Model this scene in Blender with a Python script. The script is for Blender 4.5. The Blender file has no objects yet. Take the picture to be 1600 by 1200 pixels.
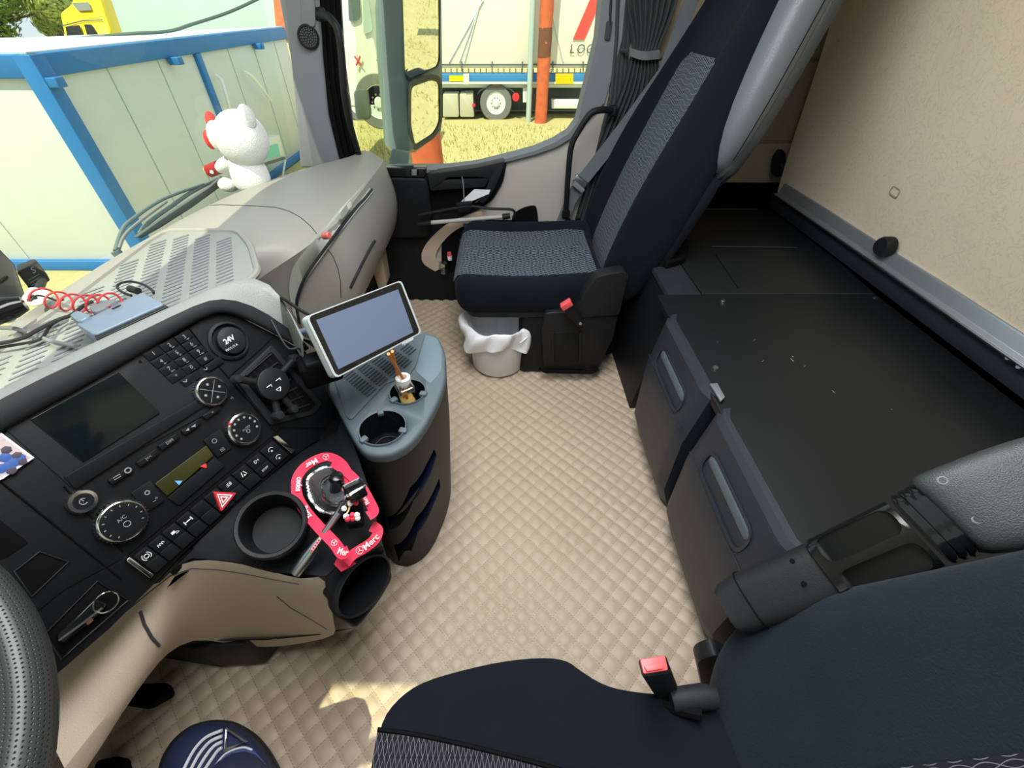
import bpy, bmesh, math, random
from mathutils import Vector, Matrix
random.seed(7)
PI = math.pi
SC = bpy.context.scene
COL = SC.collection
V = Vector

# ------------------------------------------------------------------ camera
PITCH = math.radians(42.2); FPX = 655.0; CX = 783.0; CY = 600.0; HC = 1.1
cF = V((math.cos(PITCH), 0, -math.sin(PITCH)))
cR = V((0, -1, 0))
cU = V((math.sin(PITCH), 0, math.cos(PITCH)))
CAM = V((0, 0, HC))
cd = bpy.data.cameras.new('camera')
cam = bpy.data.objects.new('camera', cd); COL.objects.link(cam)
cam.matrix_world = Matrix(((cR.x, cU.x, -cF.x, CAM.x), (cR.y, cU.y, -cF.y, CAM.y), (cR.z, cU.z, -cF.z, CAM.z), (0, 0, 0, 1)))
cd.sensor_width = 36; cd.lens = FPX / 1600 * 36
cd.shift_x = (800 - CX) / 1600; cd.clip_start = 0.02; cd.clip_end = 300
SC.camera = cam

# ------------------------------------------------------------------ sky, sun, exposure
SC.view_settings.view_transform = 'Standard'; SC.view_settings.look = 'None'
SC.view_settings.gamma = 1; SC.view_settings.exposure = 0.3; SC.view_settings.use_curve_mapping = False
w = bpy.data.worlds.new('sky'); SC.world = w; w.use_nodes = True
nt = w.node_tree; bg = nt.nodes['Background']
bg.inputs['Color'].default_value = (0.86, 0.95, 1.0, 1); bg.inputs['Strength'].default_value = 0.78
def light(name, kind, loc, direction, energy, color, **k):
    l = bpy.data.lights.new(name, kind); l.energy = energy; l.color = color
    for a, b in k.items(): setattr(l, a, b)
    o = bpy.data.objects.new(name, l); COL.objects.link(o); o.location = loc
    o.rotation_euler = V(direction).to_track_quat('-Z', 'Y').to_euler()
    return o
SUN = V((-0.45, 0.20, 0.87))
light('sun', 'SUN', (-5, 0, 12), -SUN, 5.2, (1.0, 0.90, 0.66), angle=0.01)
# unseen fill light added overhead to brighten the cab
light('added_fill_light', 'AREA', (0.55, 0.0, 1.66), (0, 0, -1), 17, (0.95, 0.97, 1.0), shape='RECTANGLE', size=1.1, size_y=0.55)

# ------------------------------------------------------------------ helpers
def at(u, v, **k):
    r = cF + cR * ((u - CX) / FPX) + cU * ((CY - v) / FPX)
    (a, val), = k.items()
    if a == 'd': return CAM + r * val
    i = 'xyz'.index(a)
    return CAM + r * ((val - CAM[i]) / r[i])
class Plane:
    def __init__(s, o, a, b):
        s.o, s.a, s.b = V(o), V(a).normalized(), V(b)
        s.n = s.a.cross(s.b).normalized()
        if s.n.dot(CAM - s.o) < 0: s.n = -s.n
        s.b = (s.b - s.a * s.b.dot(s.a)).normalized()
    def __call__(s, u, v, off=0.0):
        r = cF + cR * ((u - CX) / FPX) + cU * ((CY - v) / FPX)
        return CAM + r * ((s.o + s.n * off - CAM).dot(s.n) / r.dot(s.n))
    def many(s, pts, off=0.0): return [s(u, v, off) for u, v in pts]

MATS = {}
def mat(name, col, rough=0.5, metal=0.0, bump=0, bscale=300, var=0, vscale=8, spec=0.5, sheen=0, coat=0, emit=None, estr=1, trans=0, ior=1.45, alpha=None):
    m = bpy.data.materials.new(name); m.use_nodes = True
    n = m.node_tree.nodes; L = m.node_tree.links; p = n['Principled BSDF']
    c = (*col, 1) if len(col) == 3 else col
    p.inputs['Base Color'].default_value = c
    p.inputs['Roughness'].default_value = rough; p.inputs['Metallic'].default_value = metal
    p.inputs['Specular IOR Level'].default_value = spec
    p.inputs['Sheen Weight'].default_value = sheen; p.inputs['Coat Weight'].default_value = coat
    p.inputs['Transmission Weight'].default_value = trans; p.inputs['IOR'].default_value = ior
    if emit: p.inputs['Emission Color'].default_value = (*emit, 1); p.inputs['Emission Strength'].default_value = estr
    if var or bump:
        tc = n.new('ShaderNodeTexCoord')
    if var:
        nz = n.new('ShaderNodeTexNoise'); nz.inputs['Scale'].default_value = vscale; nz.inputs['Detail'].default_value = 6
        L.new(tc.outputs['Object'], nz.inputs['Vector'])
        mx = n.new('ShaderNodeMix'); mx.data_type = 'RGBA'
        mx.inputs[6].default_value = tuple(max(0, x * (1 - var)) for x in c[:3]) + (1,)
        mx.inputs[7].default_value = tuple(min(1, x * (1 + var)) for x in c[:3]) + (1,)
        L.new(nz.outputs['Fac'], mx.inputs[0]); L.new(mx.outputs[2], p.inputs['Base Color'])
    if bump:
        nb = n.new('ShaderNodeTexNoise'); nb.inputs['Scale'].default_value = bscale; nb.inputs['Detail'].default_value = 2
        L.new(tc.outputs['Object'], nb.inputs['Vector'])
        bp = n.new('ShaderNodeBump'); bp.inputs['Strength'].default_value = bump; bp.inputs['Distance'].default_value = 0.002
        L.new(nb.outputs['Fac'], bp.inputs['Height']); L.new(bp.outputs['Normal'], p.inputs['Normal'])
    MATS[name] = m
    return m
def glass(name, tint, refl=0.06, rough=0.0):
    m = bpy.data.materials.new(name); m.use_nodes = True; n = m.node_tree.nodes; L = m.node_tree.links
    n.remove(n['Principled BSDF'])
    t = n.new('ShaderNodeBsdfTransparent'); t.inputs[0].default_value = (*tint, 1)
    g = n.new('ShaderNodeBsdfGlossy'); g.inputs['Roughness'].default_value = rough
    fr = n.new('ShaderNodeLayerWeight'); fr.inputs[0].default_value = 0.5
    pw = n.new('ShaderNodeMath'); pw.operation = 'POWER'; pw.inputs[1].default_value = 4.0; L.new(fr.outputs['Facing'], pw.inputs[0])
    ad = n.new('ShaderNodeMath'); ad.operation = 'MULTIPLY_ADD'; ad.inputs[1].default_value = 0.5; ad.inputs[2].default_value = 0.04; L.new(pw.outputs[0], ad.inputs[0])
    mx = n.new('ShaderNodeMixShader')
    ml = n.new('ShaderNodeMath'); ml.operation = 'MULTIPLY'; ml.inputs[1].default_value = refl / 0.06
    L.new(ad.outputs[0], ml.inputs[0]); L.new(ml.outputs[0], mx.inputs[0]); L.new(t.outputs[0], mx.inputs[1]); L.new(g.outputs[0], mx.inputs[2])
    L.new(mx.outputs[0], n['Material Output'].inputs[0]); MATS[name] = m
    return m

class MB:
    def __init__(s): s.v = []; s.f = []; s.uv = {}
    def poly(s, pts):
        k = len(s.v); s.v += [V(p) for p in pts]; s.f.append(list(range(k, k + len(pts)))); return s
    def prism(s, pts, vec):
        k = len(s.v); n = len(pts); vec = V(vec)
        s.v += [V(p) for p in pts] + [V(p) + vec for p in pts]
        s.f.append([k + i for i in range(n)][::-1]); s.f.append([k + n + i for i in range(n)])
        for i in range(n):
            j = (i + 1) % n; s.f.append([k + i, k + j, k + n + j, k + n + i])
        return s
    def loftpoly(s, A, B2):
        k = len(s.v); n = len(A); s.v += [V(p) for p in A] + [V(p) for p in B2]
        s.f.append([k + i for i in range(n)][::-1]); s.f.append([k + n + i for i in range(n)])
        for i in range(n):
            j = (i + 1) % n; s.f.append([k + i, k + j, k + n + j, k + n + i])
        return s
    def box(s, c, size, R=None):
        c = V(c); h = V(size) / 2; k = len(s.v)
        for sx, sy, sz in ((-1,-1,-1),(1,-1,-1),(1,1,-1),(-1,1,-1),(-1,-1,1),(1,-1,1),(1,1,1),(-1,1,1)):
            p = V((sx * h.x, sy * h.y, sz * h.z))
            if R is not None: p = R @ p
            s.v.append(c + p)
        for f in ((0,3,2,1),(4,5,6,7),(0,1,5,4),(1,2,6,5),(2,3,7,6),(3,0,4,7)): s.f.append([k + i for i in f])
        return s
    def rows(s, rows, close=False, cap=False, uv=None):
        k = len(s.v); n = len(rows[0])
        for r in rows: s.v += [V(p) for p in r]
        m = n if close else n - 1
        for i in range(len(rows) - 1):
            for j in range(m):
                a = k + i * n + j; b = k + i * n + (j + 1) % n
                s.f.append([a, b, b + n, a + n])
        if uv:
            for i in range(len(rows)):
                for j in range(n): s.uv[k + i * n + j] = uv[i][j]
        if cap:
            s.f.append([k + j for j in range(n)][::-1]); s.f.append([k + (len(rows) - 1) * n + j for j in range(n)])
        return s
    def tube(s, pts, r, n=10, closed=False, cap=True):
        pts = [V(p) for p in pts]; N = len(pts)
        rr = r if isinstance(r, (list, tuple)) else [r] * N
        prev = None; rows = []
        for i, p in enumerate(pts):
            if closed: t = pts[(i + 1) % N] - pts[i - 1]
            else: t = pts[min(i + 1, N - 1)] - pts[max(i - 1, 0)]
            if t.length < 1e-9: t = V((0, 0, 1))
            t.normalize()
            if prev is None:
                a = t.cross(V((0, 0, 1)))
                if a.length < 0.1: a = t.cross(V((1, 0, 0)))
            else: a = prev - t * prev.dot(t)
            a.normalize(); b = t.cross(a); prev = a
            rows.append([p + (a * math.cos(2 * PI * q / n) + b * math.sin(2 * PI * q / n)) * rr[i] for q in range(n)])
        if closed: rows.append(rows[0])
        return s.rows(rows, close=True, cap=cap and not closed)
    def lathe(s, prof, o, ax, n=28, cap=True):
        o = V(o); ax = V(ax).normalized(); a = ax.cross(V((0.3, 0.9, 0.2))).normalized(); b = ax.cross(a)
        rows = [[o + ax * h + (a * math.cos(2 * PI * q / n) + b * math.sin(2 * PI * q / n)) * max(r, 1e-5) for q in range(n)] for r, h in prof]
        return s.rows(rows, close=True, cap=cap)
    def ball(s, c, r, n=16, sc=(1, 1, 1), R=None):
        c = V(c); rows = []
        for i in range(n // 2 + 1):
            th = PI * i / (n // 2); row = []
            for q in range(n):
                p = V((math.sin(th) * math.cos(2 * PI * q / n) * sc[0], math.sin(th) * math.sin(2 * PI * q / n) * sc[1], math.cos(th) * sc[2])) * r
                if R is not None: p = R @ p
                row.append(c + p)
            rows.append(row)
        return s.rows(rows, close=True)
    def text(s, txt, o, xd, yd, size, lift=0.0006, center=True, thick=0.0, shear=0):
        cu = bpy.data.curves.new('t', 'FONT'); cu.body = txt; cu.size = size; cu.shear = shear
        cu.resolution_u = 3; cu.offset = thick
        if center: cu.align_x = 'CENTER'; cu.align_y = 'CENTER'
        ob = bpy.data.objects.new('t', cu)
        me = bpy.data.meshes.new_from_object(ob)
        xd = V(xd).normalized(); yd = V(yd); yd = (yd - xd * yd.dot(xd)).normalized(); zd = xd.cross(yd)
        k = len(s.v)
        for vv in me.vertices: s.v.append(V(o) + xd * vv.co.x + yd * vv.co.y + zd * lift)
        for p in me.polygons: s.f.append([k + i for i in p.vertices])
        bpy.data.objects.remove(ob); bpy.data.curves.remove(cu); bpy.data.meshes.remove(me)
        return s
    def build(s, name, m, parent=None, bevel=0, seg=2, smooth=True, ang=40, subd=0, label=None, weld=True, loc=None, fix=True):
        org = V(parent_origin(parent)) if parent is not None else (V(loc) if loc is not None else V((0, 0, 0)))
        me = bpy.data.meshes.new(name)
        me.from_pydata([tuple(p - org) for p in s.v], [], s.f)
        if s.uv:
            ul = me.uv_layers.new(name='UVMap')
            for lp in me.loops: ul.data[lp.index].uv = s.uv.get(lp.vertex_index, (0, 0))
        bm = bmesh.new(); bm.from_mesh(me)
        if weld and not s.uv: bmesh.ops.remove_doubles(bm, verts=bm.verts, dist=1e-5)
        if fix: bmesh.ops.recalc_face_normals(bm, faces=bm.faces)
        if bevel:
            ed = [e for e in bm.edges if len(e.link_faces) == 2 and e.calc_face_angle(0) > math.radians(28)]
            if ed: bmesh.ops.bevel(bm, geom=ed, offset=bevel, segments=seg, profile=0.5, affect='EDGES', clamp_overlap=True)
        bm.to_mesh(me); bm.free()
        if smooth:
            for p in me.polygons: p.use_smooth = True
            me.set_sharp_from_angle(angle=math.radians(ang if not bevel else 50))
        me.materials.append(m if not isinstance(m, str) else MATS[m])
        ob = bpy.data.objects.new(name, me); COL.objects.link(ob)
        if parent is not None: ob.parent = parent
        else: ob.location = org
        if subd:
            md = ob.modifiers.new('s', 'SUBSURF'); md.levels = subd; md.render_levels = subd
        if label: ob['label'] = label
        return ob
def cut(ob, mb):
    """carve a real hole"""
    me = bpy.data.meshes.new('c'); me.from_pydata([tuple(p) for p in mb.v], [], mb.f)
    bm = bmesh.new(); bm.from_mesh(me); bmesh.ops.recalc_face_normals(bm, faces=bm.faces); bm.to_mesh(me); bm.free()
    c = bpy.data.objects.new('c', me); COL.objects.link(c)
    md = ob.modifiers.new('b', 'BOOLEAN'); md.object = c; md.operation = 'DIFFERENCE'; md.solver = 'EXACT'
    bpy.context.view_layer.update()
    dg = bpy.context.evaluated_depsgraph_get()
    nm = bpy.data.meshes.new_from_object(ob.evaluated_get(dg))
    ob.modifiers.remove(md); ob.data = nm
    bpy.data.objects.remove(c)
def parent_origin(p):
    o = V((0, 0, 0))
    while p is not None: o = o + p.location; p = p.parent
    return o
def thing(name, label, cat, loc=(0, 0, 0), group=None, kind=None):
    o = bpy.data.objects.new(name, None); COL.objects.link(o); o.location = loc; o.empty_display_size = 0.05
    return tag(o, label, cat, group, kind)
def tag(o, label=None, cat=None, group=None, kind=None):
    if label: o['label'] = label
    if cat: o['category'] = cat
    if group: o['group'] = group
    if kind: o['kind'] = kind
    return o
def struct(o, label=None, cat=None):
    o['kind'] = 'structure'
    return tag(o, label, cat)
def rpoly(pts, r, n=4):
    """round the corners of a flat polygon"""
    out = []; N = len(pts); pts = [V(p) for p in pts]
    for i in range(N):
        p = pts[i]; a = pts[i - 1] - p; b = pts[(i + 1) % N] - p
        rr = min(r, a.length * 0.45, b.length * 0.45)
        A = p + a.normalized() * rr; B2 = p + b.normalized() * rr
        for k in range(n + 1):
            t = k / n; out.append(A * (1 - t) ** 2 + p * 2 * t * (1 - t) + B2 * t * t)
    return out
def curve(pts, n=8, closed=False):
    """Catmull-Rom through points"""
    pts = [V(p) for p in pts]; out = []; N = len(pts)
    rng = range(N) if closed else range(N - 1)
    for i in rng:
        p0 = pts[i - 1] if (closed or i > 0) else pts[0]; p1 = pts[i]; p2 = pts[(i + 1) % N]
        p3 = pts[(i + 2) % N] if closed else pts[min(i + 2, N - 1)]
        for k in range(n):
            t = k / n
            out.append(0.5 * ((2 * p1) + (p2 - p0) * t + (2 * p0 - 5 * p1 + 4 * p2 - p3) * t * t + (3 * p1 - p0 - 3 * p2 + p3) * t ** 3))
    if not closed: out.append(pts[-1])
    return out
def ring(c, r, a, b, n=32): return [V(c) + (V(a) * math.cos(2 * PI * i / n) + V(b) * math.sin(2 * PI * i / n)) * r for i in range(n)]
def rrect(c, a, b, wx, wy, r, n=4):
    c = V(c); a = V(a).normalized(); b = V(b).normalized()
    return rpoly([c - a * wx / 2 - b * wy / 2, c + a * wx / 2 - b * wy / 2, c + a * wx / 2 + b * wy / 2, c - a * wx / 2 + b * wy / 2], r, n)
def sup(c, a, b, wa, wb, e=4, n=28):
    """superellipse ring"""
    out = []
    for i in range(n):
        t = 2 * PI * i / n; ct, st = math.cos(t), math.sin(t)
        out.append(V(c) + V(a) * (wa / 2 * math.copysign(abs(ct) ** (2 / e), ct)) + V(b) * (wb / 2 * math.copysign(abs(st) ** (2 / e), st)))
    return out
def frame_prism(outer, inner, vec):
    """ring shaped prism between two outlines with equal counts"""
    b = MB(); n = len(outer); vec = V(vec)
    rows = [outer, inner, [p + vec for p in inner], [p + vec for p in outer], outer]
    return b.rows(rows, close=True)

# ------------------------------------------------------------------ materials
mat('black_plastic', (0.011, 0.012, 0.014), 0.5, spec=0.3, bump=0.25, bscale=900)
mat('panel_black', (0.007, 0.008, 0.010), 0.5, spec=0.25, bump=0.08, bscale=900)
mat('panel_grey', (0.016, 0.018, 0.021), 0.55, spec=0.3, bump=0.15, bscale=1200)
mat('gloss_black', (0.006, 0.007, 0.008), 0.12)
mat('deep_black', (0.004, 0.004, 0.005), 0.8, spec=0.1)
mat('slate_plastic', (0.085, 0.115, 0.135), 0.5, bump=0.3, bscale=900)
mat('drawer_plastic', (0.020, 0.025, 0.036), 0.42, spec=0.45, bump=0.3, bscale=1100)
mat('pillar_grey', (0.17, 0.19, 0.21), 0.55, bump=0.2, bscale=900)
mat('dash_beige', (0.29, 0.285, 0.26), 0.42, bump=0.35, bscale=700, var=0.04, vscale=5)
mat('dash_trim', (0.44, 0.47, 0.43), 0.4, bump=0.1, bscale=900)
mat('ridge_vinyl', (0.27, 0.29, 0.275), 0.5, bump=0.5, bscale=420, var=0.06, vscale=30)
mat('low_beige', (0.50, 0.41, 0.32), 0.5, bump=0.4, bscale=520, var=0.05, vscale=12)
mat('door_beige', (0.42, 0.40, 0.36), 0.55, bump=0.2, bscale=700)
mat('wall_beige', (0.50, 0.43, 0.33), 0.85, bump=0.5, bscale=250, var=0.08, vscale=5)
mat('chrome', (0.75, 0.76, 0.77), 0.14, metal=1)
mat('brushed', (0.50, 0.53, 0.56), 0.3, metal=1)
mat('alu', (0.32, 0.36, 0.40), 0.42, metal=0.7)
mat('white_print', (0.75, 0.78, 0.8), 0.6)
mat('grey_print', (0.30, 0.31, 0.33), 0.6)
mat('red_plastic', (0.62, 0.035, 0.05), 0.35)
mat('buckle_red', (0.80, 0.10, 0.11), 0.35)
mat('ribbon_red', (0.72, 0.025, 0.075), 0.55, bump=0.3, bscale=1500)
mat('ribbon_print', (0.85, 0.62, 0.66), 0.6)
mat('leather_grey', (0.115, 0.13, 0.145), 0.38, bump=0.45, bscale=350)
mat('leather_dark', (0.04, 0.045, 0.05), 0.42, bump=0.45, bscale=350)
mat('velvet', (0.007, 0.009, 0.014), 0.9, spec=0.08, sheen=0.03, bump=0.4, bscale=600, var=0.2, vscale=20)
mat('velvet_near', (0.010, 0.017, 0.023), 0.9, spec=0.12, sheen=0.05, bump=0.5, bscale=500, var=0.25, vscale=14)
mat('curtain_grey', (0.045, 0.052, 0.056), 0.85, bump=0.3, bscale=900)
mat('belt_grey', (0.13, 0.15, 0.17), 0.6, bump=0.5, bscale=1400)
mat('bin_white', (0.78, 0.80, 0.84), 0.4)
mat('bag_white', (0.82, 0.84, 0.88), 0.45, bump=0.6, bscale=60)
mat('plush_white', (0.66, 0.69, 0.68), 0.95, sheen=0.5, bump=1.0, bscale=260)
mat('plush_red', (0.75, 0.03, 0.03), 0.7, bump=0.4, bscale=300)
mat('can_red', (0.30, 0.01, 0.015), 0.35)
mat('gold', (0.75, 0.55, 0.25), 0.35, metal=0.6)
mat('blue_dark', (0.02, 0.12, 0.35), 0.5)
mat('screen', (0.10, 0.13, 0.20), 0.22, emit=(0.20, 0.25, 0.34), estr=0.08)
mat('radio_screen', (0.004, 0.008, 0.009), 0.10)
mat('lcd', (0.035, 0.036, 0.010), 0.25)
mat('red_led', (0.8, 0.05, 0.05), 0.4, emit=(0.8, 0.04, 0.04), estr=0.5)
mat('blue_led', (0.1, 0.3, 0.9), 0.4, emit=(0.1, 0.3, 0.9), estr=0.6)
mat('device_grey', (0.20, 0.26, 0.33), 0.25, spec=0.6)
mat('cable_black', (0.015, 0.015, 0.017), 0.5)
mat('cable_grey', (0.20, 0.21, 0.22), 0.5)
mat('cable_red', (0.55, 0.05, 0.06), 0.45)
mat('pale_plastic', (0.62, 0.66, 0.56), 0.5)
mat('stick_orange', (0.72, 0.27, 0.05), 0.6, var=0.15, vscale=60)
mat('oil', (0.62, 0.42, 0.12), 0.1)
mat('shoe_navy', (0.018, 0.03, 0.085), 0.7, bump=0.5, bscale=800)
mat('shoe_blue', (0.055, 0.09, 0.26), 0.75, bump=0.6, bscale=900)
mat('shoe_black', (0.012, 0.013, 0.018), 0.7)
mat('stripe_white', (0.72, 0.75, 0.8), 0.6)
mat('cont_blue', (0.02, 0.17, 0.46), 0.5, var=0.1, vscale=3)
mat('cont_white', (0.60, 0.66, 0.64), 0.6, var=0.05, vscale=2)
mat('roof_teal', (0.50, 0.70, 0.70), 0.5)
mat('pipe_white', (0.85, 0.86, 0.84), 0.4)
mat('yellow_paint', (0.85, 0.66, 0.0), 0.35)
mat('wood_red', (0.55, 0.13, 0.05), 0.8, bump=1.0, bscale=20, var=0.4, vscale=5)
mat('wood_dark', (0.16, 0.07, 0.04), 0.85, var=0.3, vscale=8)
mat('wall_far', (0.32, 0.45, 0.42), 0.9, var=0.06, vscale=1)
mat('tarp', (0.72, 0.76, 0.68), 0.5, var=0.03, vscale=2)
mat('tarp_red', (0.65, 0.08, 0.07), 0.5)
mat('trailer_blue', (0.04, 0.22, 0.52), 0.4)
mat('trailer_pale', (0.62, 0.72, 0.76), 0.4)
mat('trailer_dark', (0.09, 0.12, 0.12), 0.6)
mat('trailer_box', (0.50, 0.54, 0.42), 0.6)
mat('tyre', (0.16, 0.18, 0.18), 0.8)
mat('truck_white', (0.72, 0.78, 0.78), 0.3)
mat('mirror_shell', (0.11, 0.16, 0.17), 0.45)
mat('mirror_shell_pale', (0.40, 0.53, 0.54), 0.5)
mat('mirror_dark', (0.03, 0.045, 0.05), 0.3)
mat('mirror_glass', (0.92, 0.95, 0.93), 0.02, metal=1)
mat('leaf', (0.16, 0.26, 0.05), 0.7, var=0.5, vscale=6)
mat('leaf_pale', (0.34, 0.42, 0.12), 0.7, var=0.4, vscale=6)
mat('bark', (0.12, 0.09, 0.06), 0.9)
mat('roof_liner', (0.62, 0.60, 0.55), 0.9)
mat('fill_lamp_panel', (1, 1, 1), 0.5, emit=(1, 0.98, 0.94), estr=4)  # glowing face of the added fill lamp
glass('windshield_glass', (0.92, 0.985, 0.95), 0.05)
glass('side_glass', (0.95, 0.985, 0.93), 0.04)
glass('quarter_glass', (0.93, 0.96, 0.84), 0.05)
glass('bottle_glass', (0.95, 0.96, 0.94), 0.35)

def nodemat(name, rough, fn, sheen=0):
    m = bpy.data.materials.new(name); m.use_nodes = True; n = m.node_tree.nodes; L = m.node_tree.links; p = n['Principled BSDF']
    p.inputs['Roughness'].default_value = rough; p.inputs['Sheen Weight'].default_value = sheen; p.inputs['Specular IOR Level'].default_value = 0.5 if rough < 0.8 else 0.12
    def M(op, a, b=None, c=None):
        q = n.new('ShaderNodeMath'); q.operation = op
        for i, x in enumerate((a, b, c)):
            if x is None: continue
            if isinstance(x, (int, float)): q.inputs[i].default_value = x
            else: L.new(x, q.inputs[i])
        return q.outputs[0]
    def mixc(f, c1, c2):
        q = n.new('ShaderNodeMix'); q.data_type = 'RGBA'
        if isinstance(f, (int, float)): q.inputs[0].default_value = f
        else: L.new(f, q.inputs[0])
        for i, c in ((6, c1), (7, c2)):
            if isinstance(c, tuple): q.inputs[i].default_value = (*c, 1)
            else: L.new(c, q.inputs[i])
        return q.outputs[2]
    fn(n, L, p, M, mixc); MATS[name] = m; return m
def seat_pattern(n, L, p, M, mixc, fine=0.0125):
    tc = n.new('ShaderNodeTexCoord'); sp = n.new('ShaderNodeSeparateXYZ'); L.new(tc.outputs['UV'], sp.inputs[0])
    u, v = sp.outputs[0], sp.outputs[1]
    def lines(phase, k):
        wob = M('MULTIPLY', M('SINE', M('ADD', M('MULTIPLY', v, 2 * PI / 0.055), phase)), 0.0055)
        wob2 = M('MULTIPLY', M('SINE', M('ADD', M('MULTIPLY', v, 2 * PI / 0.30), phase * 2)), 0.006)
        x = M('ADD', M('ADD', u, wob), wob2)
        fr = M('ABSOLUTE', M('SUBTRACT', M('FRACT', M('DIVIDE', x, k)), 0.5))
        return M('LESS_THAN', fr, 0.068)
    a = M('MAXIMUM', lines(0.0, fine), lines(PI, fine))
    h = M('ADD', v, M('MULTIPLY', M('SINE', M('MULTIPLY', u, 2 * PI / 0.09)), 0.004))
    hl = M('LESS_THAN', M('ABSOLUTE', M('SUBTRACT', M('FRACT', M('DIVIDE', h, fine * 1.1)), 0.5)), 0.05)
    a = M('MAXIMUM', a, M('MULTIPLY', hl, 0.6))
    L.new(mixc(a, (0.010, 0.014, 0.024), (0.19, 0.225, 0.28)), p.inputs['Base Color'])
nodemat('seat_pattern', 0.8, seat_pattern, 0.04)
def drive_pattern(n, L, p, M, mixc):
    tc = n.new('ShaderNodeTexCoord'); sp = n.new('ShaderNodeSeparateXYZ'); L.new(tc.outputs['UV'], sp.inputs[0])
    u, v = sp.outputs[0], sp.outputs[1]
    def lines(ph):
        x = M('ADD', u, M('MULTIPLY', M('SINE', M('ADD', M('MULTIPLY', v, 2 * PI / 0.034), ph)), 0.0022))
        return M('LESS_THAN', M('ABSOLUTE', M('SUBTRACT', M('FRACT', M('DIVIDE', x, 0.0062)), 0.5)), 0.045)
    a = M('MAXIMUM', lines(0.0), lines(PI))
    L.new(mixc(a, (0.014, 0.013, 0.018), (0.15, 0.145, 0.16)), p.inputs['Base Color'])
nodemat('driver_pattern', 0.85, drive_pattern, 0.04)
def quilt(n, L, p, M, mixc):
    tc = n.new('ShaderNodeTexCoord'); sp = n.new('ShaderNodeSeparateXYZ'); L.new(tc.outputs['Object'], sp.inputs[0])
    x, y = sp.outputs[0], sp.outputs[1]
    a = M('DIVIDE', M('ADD', x, y), 0.05); b = M('DIVIDE', M('SUBTRACT', x, y), 0.05)
    da = M('ABSOLUTE', M('SUBTRACT', M('FRACT', a), 0.5)); db = M('ABSOLUTE', M('SUBTRACT', M('FRACT', b), 0.5))
    m1 = M('MAXIMUM', da, db)
    st = M('MULTIPLY', M('GREATER_THAN', m1, 0.474), M('GREATER_THAN', M('FRACT', M('MULTIPLY', M('ADD', a, M('MULTIPLY', b, 1.0)), 5.0)), 0.35))
    nz = n.new('ShaderNodeTexNoise'); nz.inputs['Scale'].default_value = 3.0; nz.inputs['Detail'].default_value = 5; L.new(tc.outputs['Object'], nz.inputs['Vector'])
    base = mixc(nz.outputs['Fac'], (0.43, 0.345, 0.255), (0.53, 0.435, 0.335))
    L.new(mixc(M('MULTIPLY', st, 0.7), base, (0.22, 0.16, 0.11)), p.inputs['Base Color'])
    nb = n.new('ShaderNodeTexNoise'); nb.inputs['Scale'].default_value = 400; L.new(tc.outputs['Object'], nb.inputs['Vector'])
    bp = n.new('ShaderNodeBump'); bp.inputs['Strength'].default_value = 0.2; bp.inputs['Distance'].default_value = 0.001
    L.new(nb.outputs['Fac'], bp.inputs['Height']); L.new(bp.outputs['Normal'], p.inputs['Normal'])
nodemat('quilted_leather', 0.5, quilt)
def veined_cream(n, L, p, M, mixc):
    tc = n.new('ShaderNodeTexCoord')
    nz = n.new('ShaderNodeTexNoise'); nz.inputs['Scale'].default_value = 26; nz.inputs['Detail'].default_value = 3; nz.inputs['Distortion'].default_value = 2.5
    L.new(tc.outputs['Object'], nz.inputs['Vector'])
    k = M('LESS_THAN', M('ABSOLUTE', M('SUBTRACT', nz.outputs['Fac'], 0.5)), 0.018)
    n2 = n.new('ShaderNodeTexNoise'); n2.inputs['Scale'].default_value = 2.2; L.new(tc.outputs['Object'], n2.inputs['Vector'])
    base = mixc(n2.outputs['Fac'], (0.60, 0.50, 0.37), (0.72, 0.64, 0.50))
    L.new(mixc(M('MULTIPLY', k, 0.40), base, (0.46, 0.39, 0.30)), p.inputs['Base Color'])  # thin darker veins over the mottled cream base
    bp = n.new('ShaderNodeBump'); bp.inputs['Strength'].default_value = 0.25; bp.inputs['Distance'].default_value = 0.003
    L.new(nz.outputs['Fac'], bp.inputs['Height']); L.new(bp.outputs['Normal'], p.inputs['Normal'])
nodemat('cream_fabric', 0.9, veined_cream)
def ground(n, L, p, M, mixc):
    tc = n.new('ShaderNodeTexCoord')
    nz = n.new('ShaderNodeTexNoise'); nz.inputs['Scale'].default_value = 1.3; nz.inputs['Detail'].default_value = 8; L.new(tc.outputs['Object'], nz.inputs['Vector'])
    n2 = n.new('ShaderNodeTexNoise'); n2.inputs['Scale'].default_value = 9; n2.inputs['Detail'].default_value = 8; L.new(tc.outputs['Object'], n2.inputs['Vector'])
    c1 = mixc(nz.outputs['Fac'], (0.13, 0.20, 0.05), (0.50, 0.43, 0.22))
    L.new(mixc(M('MULTIPLY', n2.outputs['Fac'], 0.75), (0.52, 0.47, 0.25), mixc(n2.outputs['Fac'], (0.12, 0.18, 0.04), c1)), p.inputs['Base Color'])
nodemat('dry_grass', 0.95, ground)
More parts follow.
